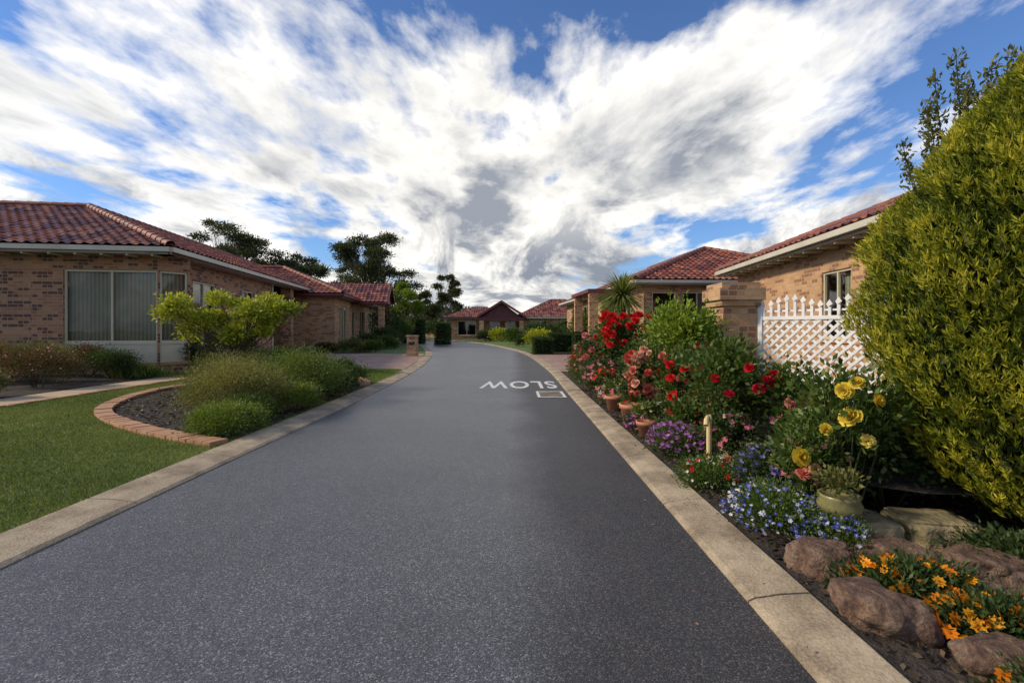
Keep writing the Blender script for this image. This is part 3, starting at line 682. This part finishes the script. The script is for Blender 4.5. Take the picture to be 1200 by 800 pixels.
# ------------------------------------------------------------------ right garden planting
def gc(name,c,r,n,L,W,cols,fl=None,st=0,k=26,**kw):
    b=Buf(); bush(b,c,r,n,L,W,cols,k,**kw)
    if st: stems(b,c,r,st)
    if fl:
        for (m,rr,cc,pet,cen) in fl: flowers(b,surfpts(c,r,m),rr,cc,pet,centre=cen)
    return b.obj(name)
PUR=[(.38,.10,.45),(.52,.22,.58),(.30,.08,.4)]; BLU=[(.08,.10,.5),(.16,.2,.68),(.6,.6,.85)]; WHT=[(.85,.85,.85)]; REDF=[(.65,.015,.02)]; ORG=[(.88,.26,.01),(.92,.40,.02)]; PNK=[(.78,.18,.28),(.82,.36,.4)]
gc('flowering_groundcover',(1.62,4.75,.14),(.26,.32,.17),5200,.03,.014,G_MID,[(300,.02,PUR,8,(.7,.6,.2))])
gc('flowering_groundcover',(1.52,5.85,.10),(.15,.25,.12),2000,.03,.014,G_DARK,[(100,.02,PNK+PUR,6,None)])
gc('alyssum_cushion',(1.58,3.74,.10),(.24,.30,.13),6500,.026,.011,G_MID,[(80,.013,[(.85,.8,.75)],5,None),(24,.024,REDF,6,None)])
gc('violet_clump',(1.82,3.45,.2),(.19,.2,.2),5000,.032,.014,G_DARK,[(190,.018,[(.16,.14,.5),(.32,.28,.65)],5,None)])
gc('lobelia_clump',(1.62,2.95,.11),(.27,.32,.15),10000,.022,.010,G_MID,[(300,.014,BLU,5,(.8,.8,.8)),(80,.011,WHT,5,None)])
gc('lobelia_clump',(1.78,2.66,.09),(.16,.16,.12),3500,.022,.010,G_MID,[(140,.014,BLU,5,(.8,.8,.8))])
gc('marigold_clump',(1.78,2.17,.09),(.27,.15,.1),3200,.035,.013,G_DARK,[(75,.026,ORG,9,(.5,.12,.0))])
gc('marigold_clump',(1.93,1.90,.08),(.26,.14,.1),3200,.035,.013,G_DARK,[(75,.026,ORG,9,(.5,.12,.0))])
gc('marigold_clump',(1.75,1.52,.07),(.18,.13,.1),2000,.035,.013,G_DARK,[(36,.026,ORG,9,(.5,.12,.0))])
gc('salvia_clump',(1.98,3.2,.3),(.2,.22,.26),3800,.045,.02,G_MID,[(80,.024,PNK+[(.8,.6,.2)],5,None)],5)
gc('groundcover',(2.75,2.45,.08),(.4,.25,.1),4000,.035,.015,G_DARK)
gc('geranium',(1.80,5.05,.22),(.2,.2,.24),2600,.05,.035,G_MID,[(44,.03,REDF,5,None)],4)
gc('geranium',(1.95,4.3,.28),(.18,.2,.2),2600,.04,.03,G_DARK,[(44,.028,PNK,5,None)],4)
gc('geranium',(1.8,6.9,.24),(.24,.3,.25),2600,.055,.04,G_MID,[(50,.036,REDF+PNK,5,None)],4)
gc('impatiens_clump',(1.62,7.75,.18),(.2,.3,.18),2000,.05,.03,G_MID,[(70,.035,PNK+WHT,5,None)],2)
gc('daisy_bush',(1.72,9.2,.3),(.32,.5,.33),3800,.05,.025,G_DARK,[(110,.04,PNK,6,None)],4)
gc('shrub',(1.75,10.5,.35),(.35,.55,.4),3600,.055,.03,G_MID,[(70,.045,REDF+PNK,6,None)],4)
gc('shrub',(1.8,12.0,.32),(.38,.6,.38),3200,.06,.03,G_OLIVE,[(60,.045,REDF,6,None)],4)
gc('shrub',(2.5,11.2,.55),(.5,.7,.55),4200,.06,.035,G_DARK,None,5)
gc('shrub',(2.9,9.3,.6),(.5,.6,.6),4500,.06,.035,G_MID,None,5)
gc('citrus_shrub',(2.5,7.1,1.0),(.45,.42,.55),5200,.085,.045,[(.07,.13,.018),(.20,.30,.035),(.38,.48,.07)],None,8,zmin=.3)
gc('shrub',(3.1,5.7,.40),(.45,.4,.26),4200,.055,.03,G_MID,[(30,.035,PNK,5,None)],5)
gc('shrub',(2.75,4.1,.38),(.45,.45,.24),5500,.05,.028,G_MID,[(40,.035,PNK,5,None)],6)
gc('shrub',(2.55,3.3,.38),(.42,.32,.24),5500,.045,.025,G_DARK,None,5)
gc('shrub',(2.3,8.4,.5),(.4,.5,.5),4500,.055,.03,G_DARK,None,5)
gc('shrub',(2.35,5.0,.42),(.35,.35,.25),3500,.05,.03,G_MID,[(36,.036,REDF+PNK,5,None)],5)
def rosebush(c,r,n,cols,bl,col,L=.06,ncl=16):
    b=Buf(); bush(b,c,r,n,L,L*.55,cols,ncl,zmin=c[2]-r[2],spread=.42); stems(b,c,r,12,.007,(.06,.08,.03))
    for p,rr in bl:
        rose(b,p,rr,col[R.integers(0,len(col))])
        m=((p[0]*.8+c[0]*.2),(p[1]*.8+c[1]*.2),(p[2]*.7+c[2]*.3))
        b.tube([(c[0]+(p[0]-c[0])*.3,c[1]+(p[1]-c[1])*.3,c[2]-.1),m,(p[0],p[1],p[2]-rr*.2)],[.006,.005,.004],'bark_c',(.06,.10,.03),5)
        k=14; Pl=np.array(m)+(np.array(p)-np.array(m))*R.random((k,1))+R.normal(size=(k,3))*.02-np.array([0,0,.04])
        leafquads(b,Pl,R.normal(size=(k,3)),L*.9,L*.5,pal(k,cols))
    b.obj('rose_bush')
YEL=[(.84,.64,.07),(.86,.70,.16)]
rosebush((2.15,3.1,.64),(.3,.22,.34),1100,G_MID,[((2.03,2.90,.72),.068),((1.96,2.85,.885),.05),((2.09,2.93,.92),.045),((1.78,2.98,.46),.062),((2.12,2.88,.58),.042),((1.90,2.93,.64),.038),((2.2,2.9,.82),.042)],YEL,.06)
rosebush((1.86,3.12,.36),(.12,.12,.14),300,G_MID,[((1.78,2.96,.36),.045),((1.87,2.98,.38),.04)],[(.8,.25,.2),(.82,.55,.25)])
rosebush((2.02,4.75,.66),(.32,.34,.40),1900,G_MID,[((2.32,4.4,.76),.085),((2.42,4.45,.82),.055),((2.26,4.42,.70),.06),((2.02,4.3,.42),.055),((1.95,4.35,.66),.05),((2.12,4.32,.9),.05),((1.85,4.4,.8),.045)],[(.60,.01,.03),(.72,.02,.07)],.065)
rosebush((2.55,4.5,.62),(.25,.25,.28),900,G_MID,[((R.uniform(2.4,2.75),4.25,R.uniform(.5,.8)),.05) for _ in range(6)],[(.84,.42,.32),(.80,.24,.25)],.06)
rb=[((R.uniform(1.75,2.35),5.5+R.normal()*.1,R.uniform(.45,.88)),R.uniform(.04,.06)) for _ in range(36)]
rosebush((2.1,5.9,.62),(.36,.35,.36),2300,G_MID,rb,[(.64,.01,.015),(.72,.03,.03),(.78,.2,.2)],.06)
rb=[((R.uniform(1.5,1.98),6.25+R.normal()*.15,R.uniform(.42,1.0)),R.uniform(.042,.065)) for _ in range(54)]
rosebush((1.85,6.6,.55),(.3,.35,.45),2300,G_MID,rb,[(.80,.24,.17),(.84,.42,.32),(.72,.10,.08)],.06)
rb=[((R.uniform(1.6,2.4),8.85+R.normal()*.25,R.uniform(.95,1.52)),R.uniform(.055,.08)) for _ in range(52)]
rosebush((2.0,9.2,.95),(.4,.45,.5),2800,G_MID,rb,[(.64,.01,.015),(.74,.02,.02)],.07)
rb=[((R.uniform(1.5,2.0),10.3+R.normal()*.25,R.uniform(.5,1.15)),R.uniform(.05,.075)) for _ in range(34)]
rosebush((1.85,10.6,.7),(.35,.4,.4),2000,G_DARK,rb,[(.64,.01,.015),(.78,.25,.25)],.07)
rb=[((R.uniform(2.5,3.1),6.8+R.normal()*.1,R.uniform(.5,1.0)),R.uniform(.045,.06)) for _ in range(20)]
rosebush((2.85,7.05,.68),(.35,.28,.35),1800,G_MID,rb,[(.64,.01,.015),(.74,.02,.02)],.06)
b=Buf(); c0=np.array([2.95,13.0,2.15]); b.tube([(2.9,13,0),(2.88,13,.9),(2.93,13,1.6),c0],[.1,.085,.07,.06],'bark_c',(.12,.09,.06),9)
n=520; D=unit(R.normal(size=(n,3))); D[:,2]=np.abs(D[:,2])*1.2-.45; D=unit(D); Ls=R.uniform(.65,.95,n)
tcl=pal(n,[(.09,.12,.03),(.18,.23,.06),(.34,.36,.10)])
for seg in range(3):
    q0,q1=seg/3,(seg+1)/3
    side=unit(np.cross(D,[0,0,1.])+1e-4)*.024
    def at(q): return c0+D*(Ls*q)[:,None]+np.array([0,0,-1.])*((q**2.5)*.22*Ls)[:,None]
    w0,w1=(1-q0*.5),(1-q1*.85)
    b.add(np.stack([at(q0)-side*w0,at(q0)+side*w0,at(q1)+side*w1,at(q1)-side*w1],1),'leaf',tcl)
b.obj('cordyline')
# golden conifer: fans of fine scale-leaf sprays over a lumpy crown
b=Buf(); C=np.array([3.27,2.78,0.0]); ns=38000
zq=R.random(ns)**.85; z=.14+zq*2.8
PZ=[.1,.3,.6,1.0,1.4,1.8,2.2,2.6,2.95]; PR=[.36,.62,.82,.96,1.05,.99,.75,.44,.12]
def cush(th,z):
    a=np.sqrt(np.abs(np.sin(th*6.5+z*3.1)*np.sin(z*5.3+th*1.7)))
    c=np.sqrt(np.abs(np.sin(th*15-z*7)*np.sin(z*13+th*4)))
    return a,c
def lumpf(th,z):
    a,c=cush(th,z); return .77+.20*a+.10*c+.04*np.sin(th*2+z*2)
th=R.uniform(0,2*math.pi,ns)
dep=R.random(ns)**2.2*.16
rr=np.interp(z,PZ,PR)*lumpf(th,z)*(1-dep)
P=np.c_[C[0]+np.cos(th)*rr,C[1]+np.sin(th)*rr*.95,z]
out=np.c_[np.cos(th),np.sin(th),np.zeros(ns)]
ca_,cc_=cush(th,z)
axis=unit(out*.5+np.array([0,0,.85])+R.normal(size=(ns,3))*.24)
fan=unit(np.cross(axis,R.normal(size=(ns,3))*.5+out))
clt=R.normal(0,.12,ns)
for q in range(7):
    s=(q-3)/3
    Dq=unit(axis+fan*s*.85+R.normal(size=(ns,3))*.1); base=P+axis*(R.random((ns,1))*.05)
    t=np.clip(.0+ca_*.5+cc_*.34-dep*2.4+clt+R.normal(0,.1,ns),0,1)  # yellow outer tips; shadow in the crevices is painted into the leaf colour
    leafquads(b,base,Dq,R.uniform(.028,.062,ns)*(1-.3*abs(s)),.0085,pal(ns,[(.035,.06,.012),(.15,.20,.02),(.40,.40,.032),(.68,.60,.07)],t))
b.tube([C,C+np.array([0,0,1.2]),C+np.array([0,0,2.2])],[.09,.07,.03],'bark_c',(.07,.05,.035),8)
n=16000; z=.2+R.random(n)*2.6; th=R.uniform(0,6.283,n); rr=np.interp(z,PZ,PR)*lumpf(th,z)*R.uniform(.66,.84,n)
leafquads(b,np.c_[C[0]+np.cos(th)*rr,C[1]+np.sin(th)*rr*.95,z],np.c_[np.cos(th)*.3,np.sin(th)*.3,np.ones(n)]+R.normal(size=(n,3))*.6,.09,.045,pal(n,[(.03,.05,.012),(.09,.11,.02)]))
b.obj('golden_conifer')
b=Buf()
for i in range(34):
    a_=R.uniform(0,6.28); base=np.array([4.05+.1*math.cos(a_),4.15+.1*math.sin(a_),0.0]); top=base+np.array([R.normal()*.34,R.normal()*.2,R.uniform(2.7,3.55)])
    mid=(base+top)/2+R.normal(size=3)*.08
    b.tube([base,base*.55+mid*.45,mid,top],[.02,.015,.010,.003],'bark_c',(.08,.06,.04),5)
    m=560; ts=R.random(m)**.55; Pq=base*((1-ts)**2)[:,None]+2*mid*(ts*(1-ts))[:,None]+top*(ts**2)[:,None]+R.normal(size=(m,3))*.06*(1.4-ts)[:,None]
    leafquads(b,Pq,R.normal(size=(m,3))*.6+np.array([0,0,.8]),.055,.022,pal(m,G_OLIVE))
b.obj('tall_shrub')
# ------------------------------------------------------------------ left garden planting
gc('westringia_bush',(-3.85,6.75,.36),(.62,.6,.40),28000,.035,.010,[(.06,.085,.02),(.14,.16,.04),(.25,.25,.07),(.36,.32,.12)],None,8,k=44)
gc('westringia_bush',(-3.55,8.1,.38),(.7,.6,.44),20000,.04,.013,G_MID+[(.20,.26,.06)],None,8,k=40)
gc('westringia_bush',(-4.9,8.6,.36),(.75,.65,.44),15000,.04,.014,G_OLIVE,None,8,k=36)
gc('low_shrub',(-3.3,5.62,.16),(.36,.36,.2),12000,.035,.010,[(.05,.085,.018),(.15,.23,.035),(.26,.32,.06)],None,4)
gc('low_shrub',(-3.42,6.2,.16),(.32,.4,.2),8000,.035,.012,G_MID,None,4)
gc('low_shrub',(-3.25,7.2,.18),(.34,.5,.22),9000,.04,.014,[(.05,.085,.018),(.15,.22,.035),(.26,.32,.06)],None,4)
gc('low_shrub',(-3.3,8.9,.22),(.36,.45,.26),7500,.05,.02,G_DARK,None,4)
gc('low_shrub',(-3.6,10.3,.25),(.45,.5,.28),6500,.05,.022,G_MID,None,4)
gc('shrub',(-4.6,10.2,.42),(.7,.6,.45),9000,.05,.02,G_MID,None,4)
gc('shrub',(-7.6,12.9,.55),(.65,.55,.6),7000,.055,.03,[(.015,.022,.012),(.03,.045,.018),(.07,.06,.03)],None,4)
gc('shrub',(-6.4,12.6,.35),(.6,.5,.35),6000,.055,.03,G_DARK,None,4)
for (x,y,rx,h,cols) in [(-9.7,9.9,.75,.42,G_RED),(-10.6,10.8,.8,.46,G_OLIVE),(-11.7,10.7,.8,.45,G_RED),(-12.6,11.2,.8,.5,G_OLIVE),(-9.6,11.6,.6,.36,G_DARK),(-10.6,12.1,.7,.4,G_RED),(-9.35,8.3,.5,.3,G_OLIVE),(-14,11,.9,.5,G_MID)]:
    gc('garden_shrub',(x,y,h*.95),(rx,rx*.7,h),7500,.05,.018,cols,[(18,.025,PNK,5,None)] if cols is G_RED else None,8,k=34)
b=Buf(); n=700; base=np.array([-9.2,12.0,.04])+R.normal(size=(n,3))*[.22,.2,0]; leafquads(b,base,np.c_[R.normal(0,.5,(n,2)),np.ones(n)],R.uniform(.2,.45,n),.02,pal(n,G_MID+[(.2,.24,.06)])); b.obj('strap_leaf_plant')
def tree(name,base,th,tr,clumps,leafn,L,W,cols,barkcol=(.10,.08,.06),spread=.55):
    b=Buf(); base=np.array(base,dtype=float); top=base+np.array([0,0,th])
    mid=(base+top)/2+np.array([R.normal()*.03*th,0,0])
    b.tube([base-np.array([0,0,.05]),mid,top],[tr*1.15,tr*.85,tr*.65],'bark_c',barkcol,9)
    tot=sum(c[3] for c in clumps)
    for (x,y,z,r,*q) in clumps:
        c=np.array([x,y,z]); fl=q[0] if q else .7
        m=(top+c)/2+R.normal(size=3)*.10*np.linalg.norm(c-top)+np.array([0,0,-.05*np.linalg.norm(c-top)])
        st=mid*.4+top*.6 if R.random()<.4 else top
        b.tube([st,m,c],[tr*.42,tr*.22,tr*.06],'bark_c',barkcol,6)
        n=int(leafn*r/tot)
        bush(b,c,(r,r,r*fl),n,L,W,cols,16,spread=spread,hollow=.6,zmin=-99,up=.1)
        for _ in range(3):
            e=c+R.normal(size=3)*r*.5; b.tube([m,(m+e)/2+R.normal(size=3)*.04,e],[tr*.15,tr*.08,tr*.03],'bark_c',barkcol,5)
    return b.obj(name)
cl=[]
for _ in range(34):
    a_=R.uniform(0,6.28); q=R.random()**.5; x=-5.5+math.cos(a_)*q*1.15; y=9.5+math.sin(a_)*q*.9; z=1.42+R.uniform(-.5,.6)*(1-.4*q)
    cl.append((x,y,z,R.uniform(.15,.28)))
tree('small_ornamental_tree',(-5.45,9.5,.04),.75,.055,cl,12000,.08,.042,G_LIME,(.13,.10,.07),.5)
def gum(name,x,y,zlo,zhi,w,n,ncl,cols=G_DARK,L=.42,flat=.5):
    cl=[]
    for _ in range(ncl):
        a_=R.uniform(0,6.28);q=R.random()**.55; zz=zlo+(zhi-zlo)*(R.random()**.8)*(1-.4*q*q)
        cl.append((x+math.cos(a_)*q*w*.47,y+math.sin(a_)*q*w*.4,zz,R.uniform(.07,.14)*w,flat))
    return tree(name,(x,y,0),zlo*.72,.022*w+.06,cl,n,L,L*.35,cols,(.20,.16,.13),.5)
GUM=[(.025,.04,.018),(.055,.075,.03),(.10,.12,.05)]
gum('gum_tree',-17.0,60,6.0,13.0,10.2,23000,40,GUM,.34)
gum('gum_tree',-25.5,44,5.5,11.2,8.4,15000,30,GUM,.27)
gum('gum_tree',-21.0,47,4.5,8.6,6.5,10000,20,GUM,.27)
gum('gum_tree',-9.9,72,3.6,9.2,5.4,11000,22,GUM,.32,.7)
gum('gum_tree',-14.2,75,2.5,6.8,6.0,8000,16,GUM,.36,.8)
gum('leafy_tree',-10.6,46,2.6,5.2,4.4,14000,18,[(.06,.11,.018),(.16,.26,.035),(.30,.38,.06)],.26,.8)
gum('leafy_tree',-30,50,3,7,8,8000,14,G_MID,.34,.75)
gum('leafy_tree',19,70,3,6.2,10,8000,14,G_MID,.4,.75)
def hedge(name,x,y,sx,sy,h,n,cols=G_DARK,L=.06):
    b=Buf()
    m=n
    f=R.integers(0,3,m); u=R.random((m,3)); 
    u[:,0]=np.where(f==0,np.round(u[:,0]),u[:,0]); u[:,1]=np.where(f==1,np.round(u[:,1]),u[:,1]); u[:,2]=np.where(f==2,1,u[:,2])
    P=np.c_[x+(u[:,0]-.5)*sx,y+(u[:,1]-.5)*sy,.03+u[:,2]*h]+R.normal(size=(m,3))*.025
    D=(P-np.array([x,y,h*.5]))/np.array([sx,sy,h])+R.normal(size=(m,3))*.5
    b.cbox(x,y,.0,sx*.9,sy*.9,h*.95,'bark_c',col=(.015,.025,.01))
    leafquads(b,P,D,L,L*.6,pal(m,cols)); b.obj(name)
hedge('clipped_hedge',1.5,23.6,.9,.9,.75,3500); hedge('clipped_hedge',2.6,25.5,1.3,1.0,.95,4500); hedge('clipped_hedge',-5.5,38.5,.9,2.5,1.6,4000,L=.12); hedge('clipped_hedge',3.6,24.3,1.0,1.0,1.0,4000)
hedge('clipped_hedge',-8.3,41,1.6,1.5,2.0,4000,L=.12)
for (x,y,r,h,cols) in [(3.0,15.2,.6,.55,G_MID),(2.3,14.1,.5,.4,G_DARK),(3.9,17.5,.6,.7,G_DARK),(4.2,20,.55,.6,G_MID),(1.6,29,.8,.6,G_LIME),(3.0,31,1,.8,G_DARK),(.2,38,.8,.6,G_MID),(2.3,42,1.2,.9,G_DARK),(4.3,29,.8,1.1,G_MID),(-1.2,46,.9,.6,G_LIME),
  (4.6,14.5,.7,.9,G_DARK),(5.0,11.5,.7,.8,G_MID),(4.2,10.5,.6,.7,G_DARK),(3.9,12.3,.6,.8,G_OLIVE),(.9,33,.6,.45,G_DARK),(-2.5,48.2,.8,.5,G_DARK),(3.6,48,1.0,.6,G_DARK),
  (-8.1,24.3,.7,.35,G_OLIVE),(-7.4,25.2,.6,.3,G_MID),(-8.2,27.5,.7,.45,G_DARK),(-7.6,29,.7,.4,G_MID),(-8.0,31,.8,.7,G_DARK),(-9.0,34.5,1.2,1.4,G_DARK),(-8.6,37.5,.9,1.1,G_MID),(-11,52,1.6,1.1,G_MID),(-13,56,2,1.2,G_OLIVE),(-9.5,24.6,.5,.25,G_RED),(-9.3,56,1.5,1.0,G_DARK),(-6.8,60,2,1.0,G_MID),
  (-9.3,13.9,.45,.45,G_DARK),(-9.7,16.0,.45,.5,G_MID),(-9.9,17.6,.4,.5,G_DARK)]:
    L=.05+.0028*y
    gc('shrub',(x,y,h*.9),(r,r*.8,h),2600,L,L*.5,cols,None,3,k=24)
gc('island_flowers',(3.4,22.8,.3),(.5,.4,.3),1200,.1,.05,G_MID,[(50,.05,PNK,5,None)])
b=Buf()
for i in range(70):
    x=R.uniform(-160,160); y=R.uniform(120,170); h=R.uniform(3,7); bush(b,(x,y,h*.55),(R.uniform(5,10),4,h*.55),500,1.2,.8,GUM+[(.06,.09,.04)],10)
b.obj('distant_trees')
# ------------------------------------------------------------------ world
az,el=rad(-95),rad(32)
sd=Vector((math.sin(az)*math.cos(el),math.cos(az)*math.cos(el),math.sin(el)))
gd=(math.sin(rad(0))*math.cos(rad(16)),math.cos(rad(0))*math.cos(rad(16)),math.sin(rad(16)))
w=bpy.data.worlds.new('World'); S.world=w; w.use_nodes=True; nt=NT(w.node_tree); nt.n.clear()
out=nt.N('ShaderNodeOutputWorld')
sky=nt.N('ShaderNodeTexSky',sky_type='NISHITA'); sky.sun_disc=False; sky.sun_elevation=el; sky.sun_rotation=az; sky.ozone_density=3.0; sky.dust_density=.2; sky.air_density=1.0
gen=nt.N('ShaderNodeTexCoord').outputs['Generated']
sp_=nt.N('ShaderNodeSeparateXYZ',{0:gen}); x,y,z=sp_.outputs
zc=nt.math('ADD',nt.math('MAXIMUM',z,0.0),.10)
pxn=nt.math('DIVIDE',x,zc); pyn=nt.math('DIVIDE',y,zc)
pv=nt.N('ShaderNodeCombineXYZ',{0:pxn,1:nt.math('MULTIPLY',pyn,.55),2:1.3}).outputs[0]
def off(v,src=None): return nt.N('ShaderNodeVectorMath',{0:src or pv,1:v},operation='ADD').outputs[0]
n1=noise(nt,pv,1.0,13,.57,.25)
n2=noise(nt,off((5.2,1.3,2.2)),3.4,10,.58,.2)
n3=noise(nt,off((11.2,7.3,0)),.45,4,.5,.2)
dens=nt.math('ADD',nt.math('ADD',nt.math('MULTIPLY',n1,.57),nt.math('MULTIPLY',n2,.21)),nt.math('MULTIPLY',n3,.29))
low=nt.N('ShaderNodeMapRange',{'Value':z,'From Min':.40,'From Max':.14,'To Min':0.0,'To Max':1.0}).outputs[0]
dot=nt.N('ShaderNodeVectorMath',{0:gen,1:gd},operation='DOT_PRODUCT').outputs['Value']
dot=nt.math('MAXIMUM',dot,0.0)
glow=nt.math('POWER',dot,4.0); glow2=nt.math('POWER',dot,28.0)
dens=nt.math('ADD',dens,nt.math('ADD',nt.math('MULTIPLY',low,.03),nt.math('MULTIPLY',glow2,.07)))
mask=nt.ramp(dens,[(.490,0.0),(.545,1.0)])
thick=nt.ramp(dens,[(.525,0.0),(.62,1.0)])
n4=noise(nt,off((2.2,9.3,5)),1.5,10,.60,.3)
shade=nt.math('MULTIPLY',nt.math('ADD',.35,nt.math('MULTIPLY',thick,.65)),nt.ramp(n4,[(.43,0.0),(.60,.95)]))
ng=noise(nt,off((1.7,2.4,4.1),gen),4.2,13,.68,.6)
grey=nt.math('MULTIPLY',low,nt.ramp(ng,[(.46,0.0),(.62,1.0)]))
shade=nt.math('MAXIMUM',shade,grey)
ccol=nt.mix(shade,(.93,.93,.94),(.19,.225,.285))
ccol=nt.mix(nt.math('MULTIPLY',glow,.85),ccol,nt.mix(shade,(1.16,1.11,1.0),(.27,.30,.36)))
skyc=nt.mix(1.0,sky.outputs[0],(.08,.10,.13),'MULTIPLY')
hz=nt.N('ShaderNodeMapRange',{'Value':z,'From Min':.02,'From Max':.13,'To Min':.85,'To Max':0.0}).outputs[0]
mask2=nt.math('MAXIMUM',mask,hz)
fc=nt.mix(mask2,skyc,ccol)
bgn=nt.N('ShaderNodeBackground',{'Color':fc,'Strength':1.15}); nt.l.new(bgn.outputs[0],out.inputs[0])
sl=bpy.data.lights.new('sun','SUN'); sl.energy=3.6; sl.angle=rad(5); sl.color=(1,.85,.64)
so=bpy.data.objects.new('sun',sl); so.rotation_euler=sd.to_track_quat('Z','Y').to_euler(); S.collection.objects.link(so)
cam=bpy.data.cameras.new('camera'); cam.lens=17; cam.sensor_width=36; cam.shift_y=-.0125; cam.clip_end=3000; cam.clip_start=.05
co_=bpy.data.objects.new('camera',cam); co_.location=(0,0,1.25); co_.rotation_euler=(rad(90),0,0); S.collection.objects.link(co_); S.camera=co_
